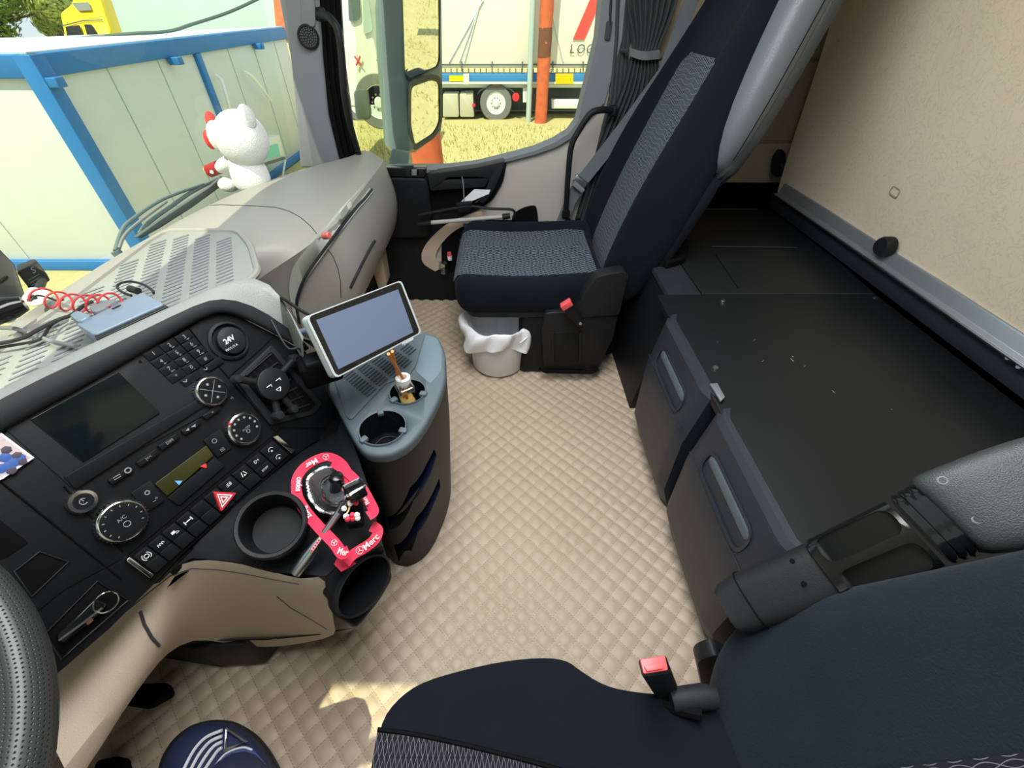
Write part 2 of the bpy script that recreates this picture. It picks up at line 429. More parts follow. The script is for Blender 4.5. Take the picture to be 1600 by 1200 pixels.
def perf(n, L, p, M, mixc):
    tc = n.new('ShaderNodeTexCoord'); sp = n.new('ShaderNodeSeparateXYZ'); L.new(tc.outputs['UV'], sp.inputs[0])
    u, v = sp.outputs[0], sp.outputs[1]
    row = M('FLOOR', v); fu = M('SUBTRACT', M('FRACT', M('ADD', u, M('MULTIPLY', row, 0.5))), 0.5); fv = M('SUBTRACT', M('FRACT', v), 0.5)
    d = M('SQRT', M('ADD', M('MULTIPLY', fu, fu), M('MULTIPLY', fv, fv)))
    hole = M('LESS_THAN', d, 0.14)
    L.new(mixc(hole, (0.028, 0.033, 0.034), (0.003, 0.003, 0.003)), p.inputs['Base Color'])
    bp = n.new('ShaderNodeBump'); bp.inputs['Strength'].default_value = 0.6; bp.inputs['Distance'].default_value = 0.001
    L.new(M('MINIMUM', M('MULTIPLY', d, 4.0), 1.0), bp.inputs['Height']); L.new(bp.outputs['Normal'], p.inputs['Normal'])
nodemat('wheel_leather', 0.38, perf)

# ================================================================== THE SETTING
GZ = -1.65
def lerp(a, b, t): return a + (b - a) * t
def interp(x, tab):
    if x <= tab[0][0]: return tab[0][1]
    for (a, fa), (b, fb) in zip(tab, tab[1:]):
        if x <= b: return lerp(fa, fb, (x - a) / (b - a))
    return tab[-1][1]
# quilted floor covering: real pillows
def build_floor():
    x0, x1, y0, y1, st = -0.45, 1.90, -0.52, 1.00, 0.0055
    nx, ny = int((x1 - x0) / st), int((y1 - y0) / st)
    rows = []
    for i in range(nx + 1):
        row = []
        for j in range(ny + 1):
            x = x0 + i * st; y = y0 + j * st
            a = (x + y) / 0.05; b2 = (x - y) / 0.05
            fa = abs((a % 1) - 0.5) * 2; fb = abs((b2 % 1) - 0.5) * 2   # 1 at the seam
            h = 0.0075 * (1 - fa ** 3.5) ** 0.75 * (1 - fb ** 3.5) ** 0.75
            h += 0.004 * math.sin(x * 5 + 1) * math.sin(y * 7)
            # a few soft creases
            h += 0.006 * math.exp(-((x * 0.6 + y - 0.50) / 0.018) ** 2) * math.exp(-((x - 0.32) / 0.14) ** 2)
            row.append((x, y, h - 0.006))
        rows.append(row)
    return MB().rows(rows)
struct(build_floor().build('floor', 'quilted_leather', smooth=True, ang=180, weld=False),
       'beige diamond-quilted leather floor covering of the cab', 'floor')
struct(MB().box((0.7, -0.1, -0.05), (2.5, 2.4, 0.06)).build('trim_1', 'deep_black', smooth=False), 'dark floor pan under the quilted covering', 'floor pan')

# ceiling and the fill lamp added below it
struct(MB().box((0.72, -0.20, 1.76), (2.55, 2.15, 0.05)).build('ceiling', 'roof_liner', bevel=0.01), 'pale cab ceiling above the seats', 'ceiling')
cl = thing('added_fill_lamp', 'flat rectangular fill lamp added under the cab ceiling to brighten the cab', 'ceiling lamp', (0.55, 0, 1.73))
MB().box((0.55, 0, 1.722), (1.16, 0.61, 0.025)).build('fill_lamp_housing', 'pillar_grey', cl, bevel=0.006)
MB().box((0.55, 0, 1.705), (1.1, 0.55, 0.012)).build('diffuser', 'fill_lamp_panel', cl, bevel=0.003)

# walls: left (driver's door side) with window opening, rear, right rear
b = MB()
for (ya, yb, za, zb) in ((-1.25, 0.95, -0.02, 0.72), (-1.25, -0.15, 0.72, 1.78), (-0.15, 0.95, 1.54, 1.78), (0.72, 0.95, 0.72, 1.54)):
    b.box((-0.53, (ya + yb) / 2, (za + zb) / 2), (0.06, yb - ya, zb - za))
struct(b.build('wall_left', 'wall_beige', smooth=False), 'beige cab wall on the driver side with its window opening', 'wall')
struct(MB().box((-0.53, 0.285, 1.13), (0.012, 0.868, 0.818)).build('window_3', 'side_glass', smooth=False), 'driver side window pane', 'window')
struct(MB().box((0.72, -1.27, 0.88), (2.6, 0.05, 1.8)).build('wall_back', 'wall_beige', smooth=False), 'beige rear wall of the cab behind the bunk', 'wall')
# right rear side wall: three cream panels with seams
b = MB()
b.box((1.985, -0.86, 1.12), (0.05, 0.80, 1.24))
struct(b.build('wall_right', 'wall_beige', smooth=False), 'cream side wall of the cab beside the bunk', 'wall')
r = thing('side_wall_trim', 'stacked cream padded panels on the cab side wall at the foot of the bunk', 'wall panel', (1.95, -0.86, 0.52))
def wallpanel(za, zb, m, th=0.015, y0=-1.24, y1=-0.47):
    p = rrect((1.96, (y0 + y1) / 2, (za + zb) / 2), (0, 1, 0), (0, 0, 1), y1 - y0, zb - za, 0.02)
    return MB().prism(p, (-th, 0, 0))
wallpanel(0.525, 0.675, 'door_beige', 0.03).build('lower_panel', 'wall_beige', r, bevel=0.005)
wallpanel(0.682, 0.945, 'wall_beige', 0.012).build('middle_panel', 'wall_beige', r, bevel=0.005)
wallpanel(0.952, 1.115, 'wall_beige', 0.022).build('upper_panel', 'wall_beige', r, bevel=0.005)
wallpanel(1.12, 1.6, 'wall_beige', 0.03).build('top_panel', 'wall_beige', r, bevel=0.005)
MB().lathe([(0.016, 0), (0.016, 0.004), (0.010, 0.006), (0, 0.006)], at(1143, 278, x=1.931), (-1, 0, 0)).build('screw_cap', 'wall_beige', r)
struct(MB().box((1.965, -0.86, 0.25), (0.06, 0.84, 0.54)).build('trim_2', 'deep_black', smooth=False), 'black lower side wall at the far end of the bunk', 'wall trim')

# windscreen and its surround
def yb(x): return interp(x, [(-0.6, 0.93), (0.9, 0.935), (1.15, 0.905), (1.33, 0.87), (1.5, 0.80), (1.65, 0.72), (1.75, 0.62)])
xs = [-0.5 + i * (2.14 / 24) for i in range(25)]
struct(MB().rows([[(x, yb(x) + 0.015, 0.655) for x in xs], [(x, yb(x) - 0.05, 1.2) for x in xs], [(x, yb(x) - 0.10, 1.72) for x in xs]]).build('window_1', 'windshield_glass', ang=180),
       'large tinted windscreen in front of the dashboard', 'windscreen')
b = MB()
b.rows([[(x, yb(x) - 0.10, 1.56) for x in xs], [(x, yb(x) - 0.02, 1.56) for x in xs], [(x, yb(x) - 0.02, 1.76) for x in xs], [(x, yb(x) - 0.14, 1.76) for x in xs], [(x, yb(x) - 0.10, 1.56) for x in xs]])
struct(b.build('trim_3', 'black_plastic'), 'dark header above the windscreen', 'header')

# passenger side pillar between windscreen and door
def AP(pts, x): return [at(u, v, x=x) for u, v in pts]
b = MB().loftpoly(AP([(412, -420), (441, -60), (455, 90), (464, 180), (470, 262), (532, 262), (512, 180), (503, 90), (494, -60), (475, -420)], 1.70), AP([(395, -420), (424, -60), (437, 0), (455, 90), (466, 200), (560, 262), (552, 180), (540, 90), (532, -60), (510, -420)], 1.90))
struct(b.build('trim_4', 'pillar_grey', bevel=0.006), 'grey windscreen pillar on the passenger side', 'pillar')
seal = MB()
for k, (du, x) in enumerate(((0, 1.72), (9, 1.75), (18, 1.78), (27, 1.81))):
    seal.tube([at(480 + du, -400, x=x), at(496 + du + 1, -40, x=x), at(503 + du, 60, x=x), at(509 + du, 130, x=x), at(521 + du, 200, x=x), at(536 + du, 262, x=x)], 0.012, 8)
struct(seal.build('trim_5', 'deep_black'), 'ribbed black rubber door seal beside the pillar', 'door seal')
t = thing('pillar_speaker', 'small round tweeter set high in the grey windscreen pillar', 'speaker', at(482, 58, x=1.695))
q = at(482, 58, x=1.695); nn = (CAM - q).normalized() * 0.6 + V((-1, -0.2, 0)) * 0.4
MB().lathe([(0.032, -0.01), (0.032, 0.006), (0.027, 0.009), (0.026, 0.004), (0, 0.004)], q, nn).build('speaker_ring', 'black_plastic', t)
b = MB(); nz = V(nn).normalized(); a1 = nz.cross(V((0, 0, 1))).normalized(); a2 = nz.cross(a1)
for rr in (0.006, 0.012, 0.018, 0.023):
    for k in range(int(rr * 900)):
        an = 2 * PI * k / int(rr * 900); c = q + nz * 0.005 + (a1 * math.cos(an) + a2 * math.sin(an)) * rr
        b.lathe([(0.0014, 0), (0.0012, 0.001), (0, 0.0012)], c, nz, 6)
b.build('speaker_grille', 'cable_grey', t)
MB().prism(rpoly([at(470, -30, x=1.70), at(492, -30, x=1.70), at(494, 42, x=1.70), at(472, 42, x=1.70)], 0.01), (-0.008, 0, 0)).build('pillar_cap', 'pillar_grey', t, bevel=0.003)

def handle(name, label, pts, r, m, ends):
    t = thing(name, label, 'grab handle', pts[0])
    MB().tube(curve(pts, 8), r, 12).build('grip', m, t)
    for e, d in ends: MB().box(e, (0.03, 0.035, 0.035)).build('mount', 'black_plastic', t, bevel=0.01, seg=3)
    return t
handle('grab_handle', 'black grab handle curving down the windscreen pillar', [at(498, 22, x=1.70), at(514, 27, x=1.64), at(528, 48, x=1.62), at(534, 90, x=1.62), at(538, 145, x=1.63), at(547, 195, x=1.67), at(562, 246, x=1.76)],
       0.011, 'black_plastic', [(at(500, 22, x=1.71), 0), (at(563, 252, x=1.79), 0)])
handle('grab_handle', 'black bent grab handle behind the door window by the curtain', [at(955, 172, x=1.78), at(938, 172, x=1.74), at(922, 178, x=1.73), at(905, 203, x=1.73), at(893, 228, x=1.73), at(888, 270, x=1.74), at(884, 330, x=1.77)],
       0.011, 'black_plastic', [(at(957, 173, x=1.79), 0), (at(884, 334, x=1.79), 0)])

# ------------------------------------------------------------------ passenger door
door = thing('door_1', 'passenger door with pale upper panel, black armrest and map pocket', 'door', (1.86, 0.1, 0), kind='structure')
def dp(pts, x=1.86): return [at(u, v, x=x) for u, v in pts]
sill = [(571, 263), (600, 267), (700, 266), (745, 260), (790, 249), (835, 237), (868, 224), (892, 210), (906, 192), (912, 160), (935, 60), (948, -70), (975, -420)]
b = MB().prism(dp(sill + [(1010, -420), (985, -70), (975, 60), (962, 160), (960, 300), (965, 480), (571, 480)]), (0.07, 0, 0))
b.build('door_panel', 'door_beige', door, bevel=0.004)
# grey window frame, rear and bottom
fr_in = dp([(571, 262), (600, 266), (700, 265), (745, 259), (790, 248), (835, 236), (866, 223), (889, 209), (903, 190), (911, 155), (934, 60), (947, -70), (974, -420)], 1.84)
fr_out = dp([(571, 268), (600, 271), (700, 270), (745, 264), (791, 253), (838, 241), (871, 229), (899, 212), (914, 192), (945, 160), (972, 60), (983, -70), (1010, -420)], 1.84)
MB().rows([fr_in, fr_out, [p + V((0.03, 0, 0)) for p in fr_out], [p + V((0.09, 0, 0)) for p in fr_in], fr_in]).build('window_frame', 'pillar_grey', door, smooth=True, ang=50)
# black front part with armrest
MB().prism(rpoly(dp([(566, 270), (600, 268), (700, 268), (745, 262), (793, 250), (786, 285), (770, 312), (748, 328), (700, 348), (664, 382), (656, 402), (680, 424), (800, 424), (800, 480), (566, 480)], 1.845), 0.02), (0.03, 0, 0)).build('lower_cover', 'panel_black', door, bevel=0.006)
MB().prism(rpoly(dp([(576, 276), (668, 278), (676, 345), (668, 372), (598, 372), (590, 320)], 1.80), 0.03), (0.05, 0, 0)).build('speaker_box', 'panel_black', door, bevel=0.012, seg=3)
MB().prism(rpoly(dp([(668, 272), (700, 268), (745, 262), (789, 252), (785, 268), (772, 296), (757, 318), (748, 316), (762, 290), (764, 279), (745, 276), (700, 277), (672, 296)], 1.795), 0.01), (0.06, 0, 0)).build('armrest', 'black_plastic', door, bevel=0.008, seg=3)
MB().prism(rpoly(dp([(673, 282), (764, 279), (758, 292), (673, 298)], 1.80), 0.006), (0.04, 0, 0)).build('pull_bar', 'black_plastic', door, bevel=0.006)
MB().prism(dp([(673, 298), (758, 294), (748, 316), (725, 330), (673, 334)], 1.84), (0.004, 0, 0)).build('handle_recess', 'deep_black', door)
MB().prism(dp([(600, 262.5), (666, 263), (664, 277), (603, 276)], 1.797), (0.04, 0, 0)).build('switch_plate', 'gloss_black', door, bevel=0.003)
for u in (637, 647, 658):
    MB().prism(rpoly(dp([(u - 4, 265), (u + 4, 265), (u + 4, 274), (u - 4, 274)], 1.792), 0.002), (0.01, 0, 0)).build('window_switch', 'pillar_grey' if u == 647 else 'black_plastic', door, bevel=0.002)
# pale ring of the pocket and the pocket itself
o1 = curve(dp([(752, 330), (722, 340), (694, 354), (670, 376), (659, 396), (662, 412), (680, 424)], 1.838), 5)
i1 = curve(dp([(760, 344), (728, 352), (706, 364), (689, 382), (681, 398), (683, 408), (696, 416)], 1.838), 5)
MB().rows([o1, i1, [p + V((0.04, 0, 0)) for p in i1], [p + V((0.04, 0, 0)) for p in o1], o1]).build('pocket_rim', 'low_beige', door, ang=50)
MB().prism(rpoly(dp([(690, 372), (715, 357), (760, 345), (810, 345), (810, 425), (690, 425)], 1.842), 0.02), (0.012, 0, 0)).build('map_pocket', 'deep_black', door)
MB().prism(rpoly(dp([(800, 336), (818, 325), (838, 321), (841, 340), (840, 372), (800, 372)], 1.842), 0.02), (0.012, 0, 0)).build('rear_pocket', 'deep_black', door)
MB().prism(rpoly(dp([(746, 308), (757, 299), (766, 300), (758, 309), (742, 318)], 1.83), 0.004), (0.012, 0, 0)).build('door_opener', 'chrome', door, bevel=0.002)
struct(door)
struct(MB().rows([[at(u, v, x=1.905) for u, v in ((560, 275), (620, 275), (760, 265), (870, 240), (925, 195))],
                  [at(u, v, x=1.905) for u, v in ((480, -430), (600, -430), (760, -430), (890, -430), (990, -430))]]).build('window_2', 'side_glass', smooth=False), 'clear passenger door window pane', 'window')
b = MB().box((1.93, 0.1, 1.62), (0.08, 1.4, 0.35)); struct(b.build('trim_6', 'wall_beige', smooth=False), 'pale panel above the passenger door window', 'wall trim')
# quarter light: small yellowish pane in front of the mirror
q1 = rpoly([at(540, -60, x=2.0), at(556, 60, x=2.0), at(560, 270, x=2.0), at(603, 270, x=2.0), at(600, 180, x=2.0), at(588, -60, x=2.0)], 0.01)
struct(MB().prism(q1, (0.006, 0, 0)).build('window_4', 'quarter_glass', smooth=False), 'small yellow-tinted wind deflector pane outside the door window', 'window')
# pillar behind the door
b = MB().prism([at(u, v, x=1.87) for u, v in ((960, -420), (950, -70), (950, 0), (944, 100), (936, 180), (905, 300), (880, 420), (985, 420), (1010, 180), (1030, -70), (1070, -420))], (0.09, 0, 0))
struct(b.build('trim_7', 'wall_beige', bevel=0.005), 'beige pillar behind the passenger door', 'pillar')
b = MB()
for k in range(4):
    u = 963 + k * 6
    b.tube([at(u + 25, -410, x=1.845 + k * .004), at(u + 4, -60, x=1.845 + k * .004), at(u, 60, x=1.845 + k * .004), at(u - 8, 150, x=1.845 + k * .004), at(u - 34, 260, x=1.845 + k * .004), at(u - 62, 370, x=1.845 + k * .004)], 0.009, 6)
struct(b.build('trim_8', 'curtain_grey'), 'dark ribbed rubber seal on the pillar behind the door', 'door seal')
t = thing('belt_guide', 'thin dark belt guide hanging on the rear door pillar', 'belt guide', at(953, 20, x=1.83))
MB().tube([at(956, -40, x=1.835), at(953, 40, x=1.835)], 0.004, 8).build('rod', 'cable_black', t)
MB().prism(rrect(at(951, 48, x=1.832), (0, 1, 0), (0, 0, 1), 0.02, 0.05, 0.006), (0.008, 0, 0)).build('bracket', 'curtain_grey', t, bevel=0.002)

# ================================================================== OUTSIDE
# ground
b = MB()
rows = []
for i in range(0, 61):
    x = -30 + i * 1.5
    rows.append([(x, -40 + j * 2.0, GZ + 0.03 * math.sin(i * 1.7) * math.cos(j * 1.3)) for j in range(51)])
struct(b.rows(rows).build('ground', 'dry_grass', ang=180), 'dry yellow grass field around the truck', 'ground')
# blades
g = MB(); random.seed(3)
for k in range(7000):
    x = random.uniform(5, 15.3); y = random.uniform(-4.5, 6) * (x / 12)
    if 4.6 < y or x > 14.8: continue
    h = random.uniform(0.05, 0.13); a = random.uniform(0, PI); dx, dy = math.cos(a) * 0.012, math.sin(a) * 0.012
    lx, ly = random.uniform(-.05, .05), random.uniform(-.05, .05)
    g.poly([(x - dx, y - dy, GZ), (x + dx, y + dy, GZ), (x + lx, y + ly, GZ + h)])
for k in range(12000):
    x = random.uniform(2.8, 12); y = random.uniform(-16, -1.5)
    h = random.uniform(0.03, 0.08); a = random.uniform(0, PI); dx, dy = math.cos(a) * 0.010, math.sin(a) * 0.010
    g.poly([(x - dx, y - dy, GZ), (x + dx, y + dy, GZ), (x + random.uniform(-.08, .08), y, GZ + h)])
gm = nodemat('grass_blades', 0.9, lambda n, L, p, M, mixc: [L.new(mixc((lambda q: (q.inputs['Scale'].__setattr__('default_value', 1.5), L.new(n.new('ShaderNodeTexCoord').outputs['Object'], q.inputs['Vector']), q.outputs['Fac'])[2])(n.new('ShaderNodeTexNoise')), (0.50, 0.46, 0.18), (0.20, 0.26, 0.06)), p.inputs['Base Color'])])
o = g.build('grass', gm, smooth=False, weld=False, fix=False); tag(o, 'dry grass blades on the field beside the trailer', 'grass', kind='stuff')

# office container
def contbox(root, name, m, x0, x1, y0, y1, z0, z1, bev=0.01, label=None):
    return MB().box(((x0 + x1) / 2, (y0 + y1) / 2, (z0 + z1) / 2), (x1 - x0, y1 - y0, z1 - z0)).build(name, m, root, bevel=bev, label=label)
X0, Y0, X1, Y1, ZT = 5.40, 4.80, 12.2, 20.0, 0.72
ct = thing('office_container', 'white panelled site container with blue steel frame beyond the windscreen', 'container', (X0, Y0, GZ))
FP = [(X0 + .04, Y0 + .05), (12.2, Y0 + .05), (7.95, 6.95), (7.75, 9), (7.75, 20), (X0 + .04, 20)]
MB().prism([V((x, y, GZ + .1)) for x, y in FP], (0, 0, ZT - .05 - GZ - .1)).build('wall_panel', 'cont_white', ct, bevel=.01)
contbox(ct, 'roof_rail', 'cont_blue', X0, X1, Y0 - .0, Y0 + .1, ZT - .20, ZT)
contbox(ct, 'roof_rail', 'cont_blue', X0 - .02, X0 + .08, Y0 + .1, Y1, ZT - .20, ZT)
contbox(ct, 'corner_post', 'cont_blue', X0 - .03, X0 + .16, Y0 - .03, Y0 + .16, GZ, ZT)
contbox(ct, 'frame_post', 'cont_blue', 8.36, 8.50, Y0 - .01, Y0 + .1, GZ, ZT - .2)
contbox(ct, 'base_rail', 'cont_blue', X0 - .02, X0 + .08, Y0 + .1, Y1, GZ, GZ + .14)
contbox(ct, 'base_rail', 'cont_blue', X0, X1, Y0, Y0 + .1, GZ, GZ + .14)
MB().prism([V((x, y, ZT - .02)) for x, y in FP], (0, 0, .035)).build('roof_sheet', 'roof_teal', ct)
for u, v in ((72, 107), (270, 84), (404, 70)):
    p = at(u, v, y=Y0 - 0.06); b = MB().box((p.x, Y0 - 0.06, ZT - .235), (0.12, 0.16, 0.09)); b.build('roof_spout', 'cont_blue', ct, bevel=0.008)
for k in range(1, 7): MB().box((X0 + k * 1.02, Y0 + .047, -0.45), (0.006, 0.012, 2.1)).build('panel_joint', 'wall_far', ct)
for k in range(1, 3): MB().box((X0 + .035, Y0 + k * 1.7, -0.45), (0.012, 0.005, 2.1)).build('panel_joint', 'cont_white', ct)
def pipe(lbl, pts, r=0.028):
    return tag(MB().tube(curve(pts, 6), r, 8).build('drain_pipe', 'pipe_white'), lbl, 'pipe')
pipe('white drain pipe stub left of the blue middle post of the container', [at(336, 117, y=4.80), at(345, 125, y=4.74), at(352, 145, y=4.70), at(360, 175, y=4.74)])
pipe('white drain pipe stub right of the blue middle post of the container', [at(381, 112, y=4.80), at(392, 118, y=4.72), at(405, 133, y=4.70), at(423, 157, y=4.74)])
# cooling unit by the container
ac = thing('cooling_unit', 'white cooling unit with green grille standing by the container wall', 'cooling unit', at(440, 240, y=4.45))
def yp(pts, y): return [at(u, v, y=y) for u, v in pts]
q = yp([(410, 222), (436, 210), (446, 246), (412, 258)], 4.5)
MB().prism(rpoly(q, 0.03), (0, 0.28, 0)).build('casing', 'truck_white', ac, bevel=0.015)
MB().prism(rpoly(yp([(414, 232), (434, 224), (438, 243), (414, 250)], 4.48), 0.03), (0, 0.015, 0)).build('grille', mat('green_net', (0.2, 0.62, 0.48), 0.6), ac)
MB().prism(yp([(411, 256), (446, 245), (446, 249), (411, 260)], 4.46), (0, 0.05, 0)).build('tray', 'trailer_dark', ac)
fa, fb, fc, fd = [at(u, v, y=4.62) for u, v in ((415, 262), (446, 250), (440, 285), (418, 290))]
MB().tube([fa, fd], 0.02, 6).tube([fb, fc], 0.02, 6).tube([fd, fc], 0.02, 6).build('stand', 'truck_white', ac)
# cable on the container roof
tag(MB().tube(curve([at(-20, 73, d=6.0), at(90, 63, d=6.2), at(200, 53, d=6.5), at(262, 49, d=6.8), at(300, 38, d=7), at(360, 18, d=7.5), at(420, -10, d=8)], 6), 0.025, 6).build('overhead_cable', 'trailer_dark'), 'dark cable lying along the container roof and rising to the right', 'cable')
tag(MB().tube([at(-80, 74, y=20), at(-20, 68, y=20), at(190, 54, y=20), at(440, 44, y=20)], 0.06, 5).build('roof_edge', 'mirror_shell_pale'), 'pale strip along the far edge of the container roof', 'roof strip')

def tree(lbl, u, v, d, R, n=900, seed=1, m='leaf'):
    random.seed(seed); c = at(u, v, d=d)
    t = thing('tree', lbl, 'tree', (c.x, c.y, GZ), group=None)
    f = MB()
    cl = [(c + V((random.uniform(-R, R), random.uniform(-R, R), random.uniform(-R * .5, R * .6))), random.uniform(.35, .6) * R) for _ in range(9)]
    for k in range(n):
        cc, rr = random.choice(cl)
        dv = V((random.gauss(0, 1), random.gauss(0, 1), random.gauss(0, 1))).normalized()
        p = cc + dv * rr * random.uniform(.7, 1.05)
        a = dv.cross(V((random.random(), random.random(), 1))).normalized() * random.uniform(.07, .17); b2 = dv.cross(a).normalized() * random.uniform(.04, .09)
        f.poly([p - a, p + b2, p + a, p - b2])
    f.build('foliage', m, t, smooth=False, weld=False, fix=False)
    tr = MB().tube([(c.x, c.y, GZ), (c.x + .1, c.y, lerp(GZ, c.z, .6)), tuple(c)], [0.18, 0.13, 0.06], 8)
    for cc, rr in cl[:5]: tr.tube([tuple(c - V((0, 0, .6))), tuple(cc)], [0.07, 0.02], 6)
    tr.build('trunk', 'bark', t)
    return t
tree('leafy green tree at the far left beyond the container', -20, 10, 19, 2.3, 5000, 1)
tree('bushy yellow-green tree between the left tree and the yellow lorry', 65, 5, 20, 1.7, 5000, 2, 'leaf_pale')
tree('low green shrub behind the yellow lorry', 100, 2, 27, 1.9, 3000, 5)
tree('dark green tree visible only at the far left edge of the windscreen', -120, 30, 22, 2.4, 1600, 6)
# yellow lorry
yl = thing('yellow_lorry', 'bright yellow lorry cab parked beyond the container', 'lorry', at(140, 60, d=17))
def dd(pts, d): return [at(u, v, d=d) for u, v in pts]
dv = cF * 0.7
MB().prism(rpoly(dd([(93, 20), (112, 6), (116, -30), (146, -30), (172, 48), (160, 90), (106, 90), (98, 42)], 15.0), 0.15), dv).build('cab_body', 'yellow_paint', yl, bevel=0.05)
MB().prism(rpoly(dd([(102, 42), (124, 39), (131, 58), (106, 62)], 14.93), 0.04), dv * .02).build('side_window', 'gloss_black', yl)
MB().prism(rpoly(dd([(131, 38), (143, 38), (154, 56), (137, 58)], 14.93), 0.04), dv * .02).build('side_window', 'gloss_black', yl)
MB().prism(rpoly(dd([(112, 5), (138, 3), (143, 16), (122, 17)], 14.93), 0.04), dv * .02).build('air_grille', 'tyre', yl)
MB().tube(dd([(98, 40), (130, 32), (160, 31)], 14.95), 0.02, 6).build('body_seam', 'trailer_dark', yl)
MB().prism(dd([(146, -30), (156, -30), (180, 52), (172, 50)], 15.4), dv * .4).build('cab_rear', 'bark', yl)
tag(MB().prism(dd([(176, 52), (152, -40), (620, -40), (600, 60)], 21), cF * 0.4).build('grey_building', 'wall_far', bevel=0.02), 'plain grey-green wall of a large building beyond the container', 'building')
tag(MB().prism(dd([(424, -30), (442, -30), (446, 48), (431, 48)], 17), cF * 0.5).build('brick_pillar', 'wood_red', bevel=0.02), 'red brick pillar behind the right end of the container', 'pillar')

struct(MB().box((0.6, 0.99, -0.42), (2.3, 0.06, 1.88)).build('trim_10', 'mirror_shell', bevel=.02), 'outer front panel of the cab below the windscreen', 'front panel')
# wipers outside the windscreen
wi = thing('windscreen_wiper', 'pair of dark windscreen wipers parked outside against the glass', 'wiper', at(260, 330, y=1.0))
MB().tube(curve([at(180, 392, y=1.02), at(190, 362, y=1.03), at(205, 344, y=1.03), at(255, 311, y=1.03), at(318, 288, y=1.03)], 6), 0.005, 8).build('wiper_arm', 'mirror_shell', wi)
MB().tube(curve([at(186, 388, y=1.01), at(196, 366, y=1.02), at(222, 343, y=1.02), at(260, 315, y=1.02)], 6), 0.004, 8).build('washer_hose', 'cable_grey', wi)
q = at(180, 392, y=1.02); MB().tube([q, (q.x, .99, .50)], .012, 10).build('pivot', 'mirror_shell', wi)
MB().prism([at(u, v, y=1.0) for u, v in ((214, 370), (256, 340), (330, 291), (346, 277), (348, 290), (300, 325), (250, 357), (222, 372))], (0, 0.012, 0.0)).build('wiper_blade', 'trailer_dark', wi, bevel=0.002)
MB().tube(curve([at(218, 366, y=1.03), at(232, 348, y=1.03), at(268, 322, y=1.03), at(300, 300, y=1.03), at(345, 277, y=1.03)], 6), 0.006, 8).build('wiper_bracket', 'mirror_shell', wi)

# trees of posts
def post(lbl, u, d_x, wdt, vtop, m='wood_red'):
    p = at(u, 240, x=d_x)
    t = thing('wooden_post', lbl, 'post', (d_x, p.y, GZ))
    a = V((0, -1, 0)); pts = []
    b = MB().rows([[V((d_x, p.y, z)) + V((math.cos(k * PI / 6), math.sin(k * PI / 6), 0)) * (wdt / 2 * (1 + .04 * math.sin(z * 5 + k))) for k in range(12)] for z in [GZ + i * (1.9 - GZ + vtop) / 14 for i in range(15)]], close=True, cap=True)
    b.build('post_shaft', m, t)
    return t, p
pA, qA = post('thick reddish wooden post right behind the door mirror', 667, 4.5, 0.30, -1.65)
for k in range(3):
    c = V((4.5 - .149, qA.y, -0.85 + k * .25)); MB().tube(curve([c + V((.02, .10, 0)), c + V((0, .03, .02)), c + V((0, -.05, -.015)), c + V((.03, -.12, .01))], 4), 0.004, 5).build('crack', 'wood_dark', pA)
pB, qB = post('slim orange wooden post standing in front of the parked trailer', 842, 15.1, 0.36, 1.0)
post_b = thing('wooden_post', 'thin brown post on the grass behind the cab, showing in the tall mirror glass', 'post', (5.0, -6.0, GZ))
MB().tube([(5.0, -6.0, GZ), (5.0, -6.0, 1.6)], .10, 10).build('post_shaft', 'wood_dark', post_b)
for z0, h in ((1.1, .9),): MB().rows([[V((15.1, at(842, 240, x=15.1).y, z)) + V((math.cos(k * PI / 6), math.sin(k * PI / 6), 0)) * 0.186 for k in range(12)] for z in (-.02, .62)], close=True).build('dark_band', 'wood_dark', pB)
tag(MB().rows([[V((15.2, at(829, 100, x=15.2).y + .08 * math.cos(k * PI / 5), z)) + V((.08 * math.sin(k * PI / 5), 0, 0)) for k in range(10)] for z in (GZ, 3.0)], close=True).build('steel_mast', 'mirror_shell_pale'), 'pale grey steel mast next to the orange post', 'mast')

# parked trailer
XT = 15.6
tr = thing('trailer', 'curtain-sided trailer with pale tarpaulin and blue side rail beyond the grass', 'trailer', (XT, at(800, 180, x=XT).y, GZ))
def tp(pts, x=XT): return [at(u, v, x=x) for u, v in pts]
L_, R_ = 560, 1040
MB().prism([at(L_, 106, x=XT), at(R_, 106, x=XT), at(R_, -110, x=XT), at(L_, -110, x=XT)], (2.5, 0, 0)).build('tarpaulin', 'tarp', tr, bevel=0.03)
MB().prism(tp([(L_, 115), (R_, 115), (R_, 128), (L_, 128)], XT - .05), (0.3, 0, 0)).build('side_rail', 'trailer_blue', tr, bevel=0.01)
MB().prism(tp([(L_, 128), (R_, 128), (R_, 131.5), (L_, 131.5)], XT - .08), (0.3, 0, 0)).build('reflective_line', 'tarp', tr)
MB().prism(tp([(L_, 132), (R_, 132), (R_, 137), (L_, 137)], XT + .1), (0.3, 0, 0)).build('lower_rail', 'trailer_pale', tr)
MB().prism(tp([(L_, 100), (R_, 100), (R_, 102), (L_, 102)], XT - .03), (0.03, 0, 0)).build('tarp_seam', 'trailer_dark', tr)
hk = MB()
for k in range(52):
    u = L_ + 6 + k * 9.2; hk.prism(tp([(u, 107), (u + 1.5, 107), (u + 1.5, 114), (u, 114)], XT - .04), (0.03, 0, 0))
hk.build('tarp_hook', 'trailer_dark', tr)
hk = MB()
for k in range(10):
    u = 578 + k * 47.5; hk.prism(tp([(u, 96), (u + 1.8, 96), (u + 1.8, 112), (u, 112)], XT - .06), (0.03, 0, 0))
hk.build('tarp_buckle', 'trailer_dark', tr)
MB().prism(tp([(L_, 137), (R_, 137), (R_, 172), (L_, 172)], XT + 0.9), (0.8, 0, 0)).build('chassis', 'trailer_dark', tr)
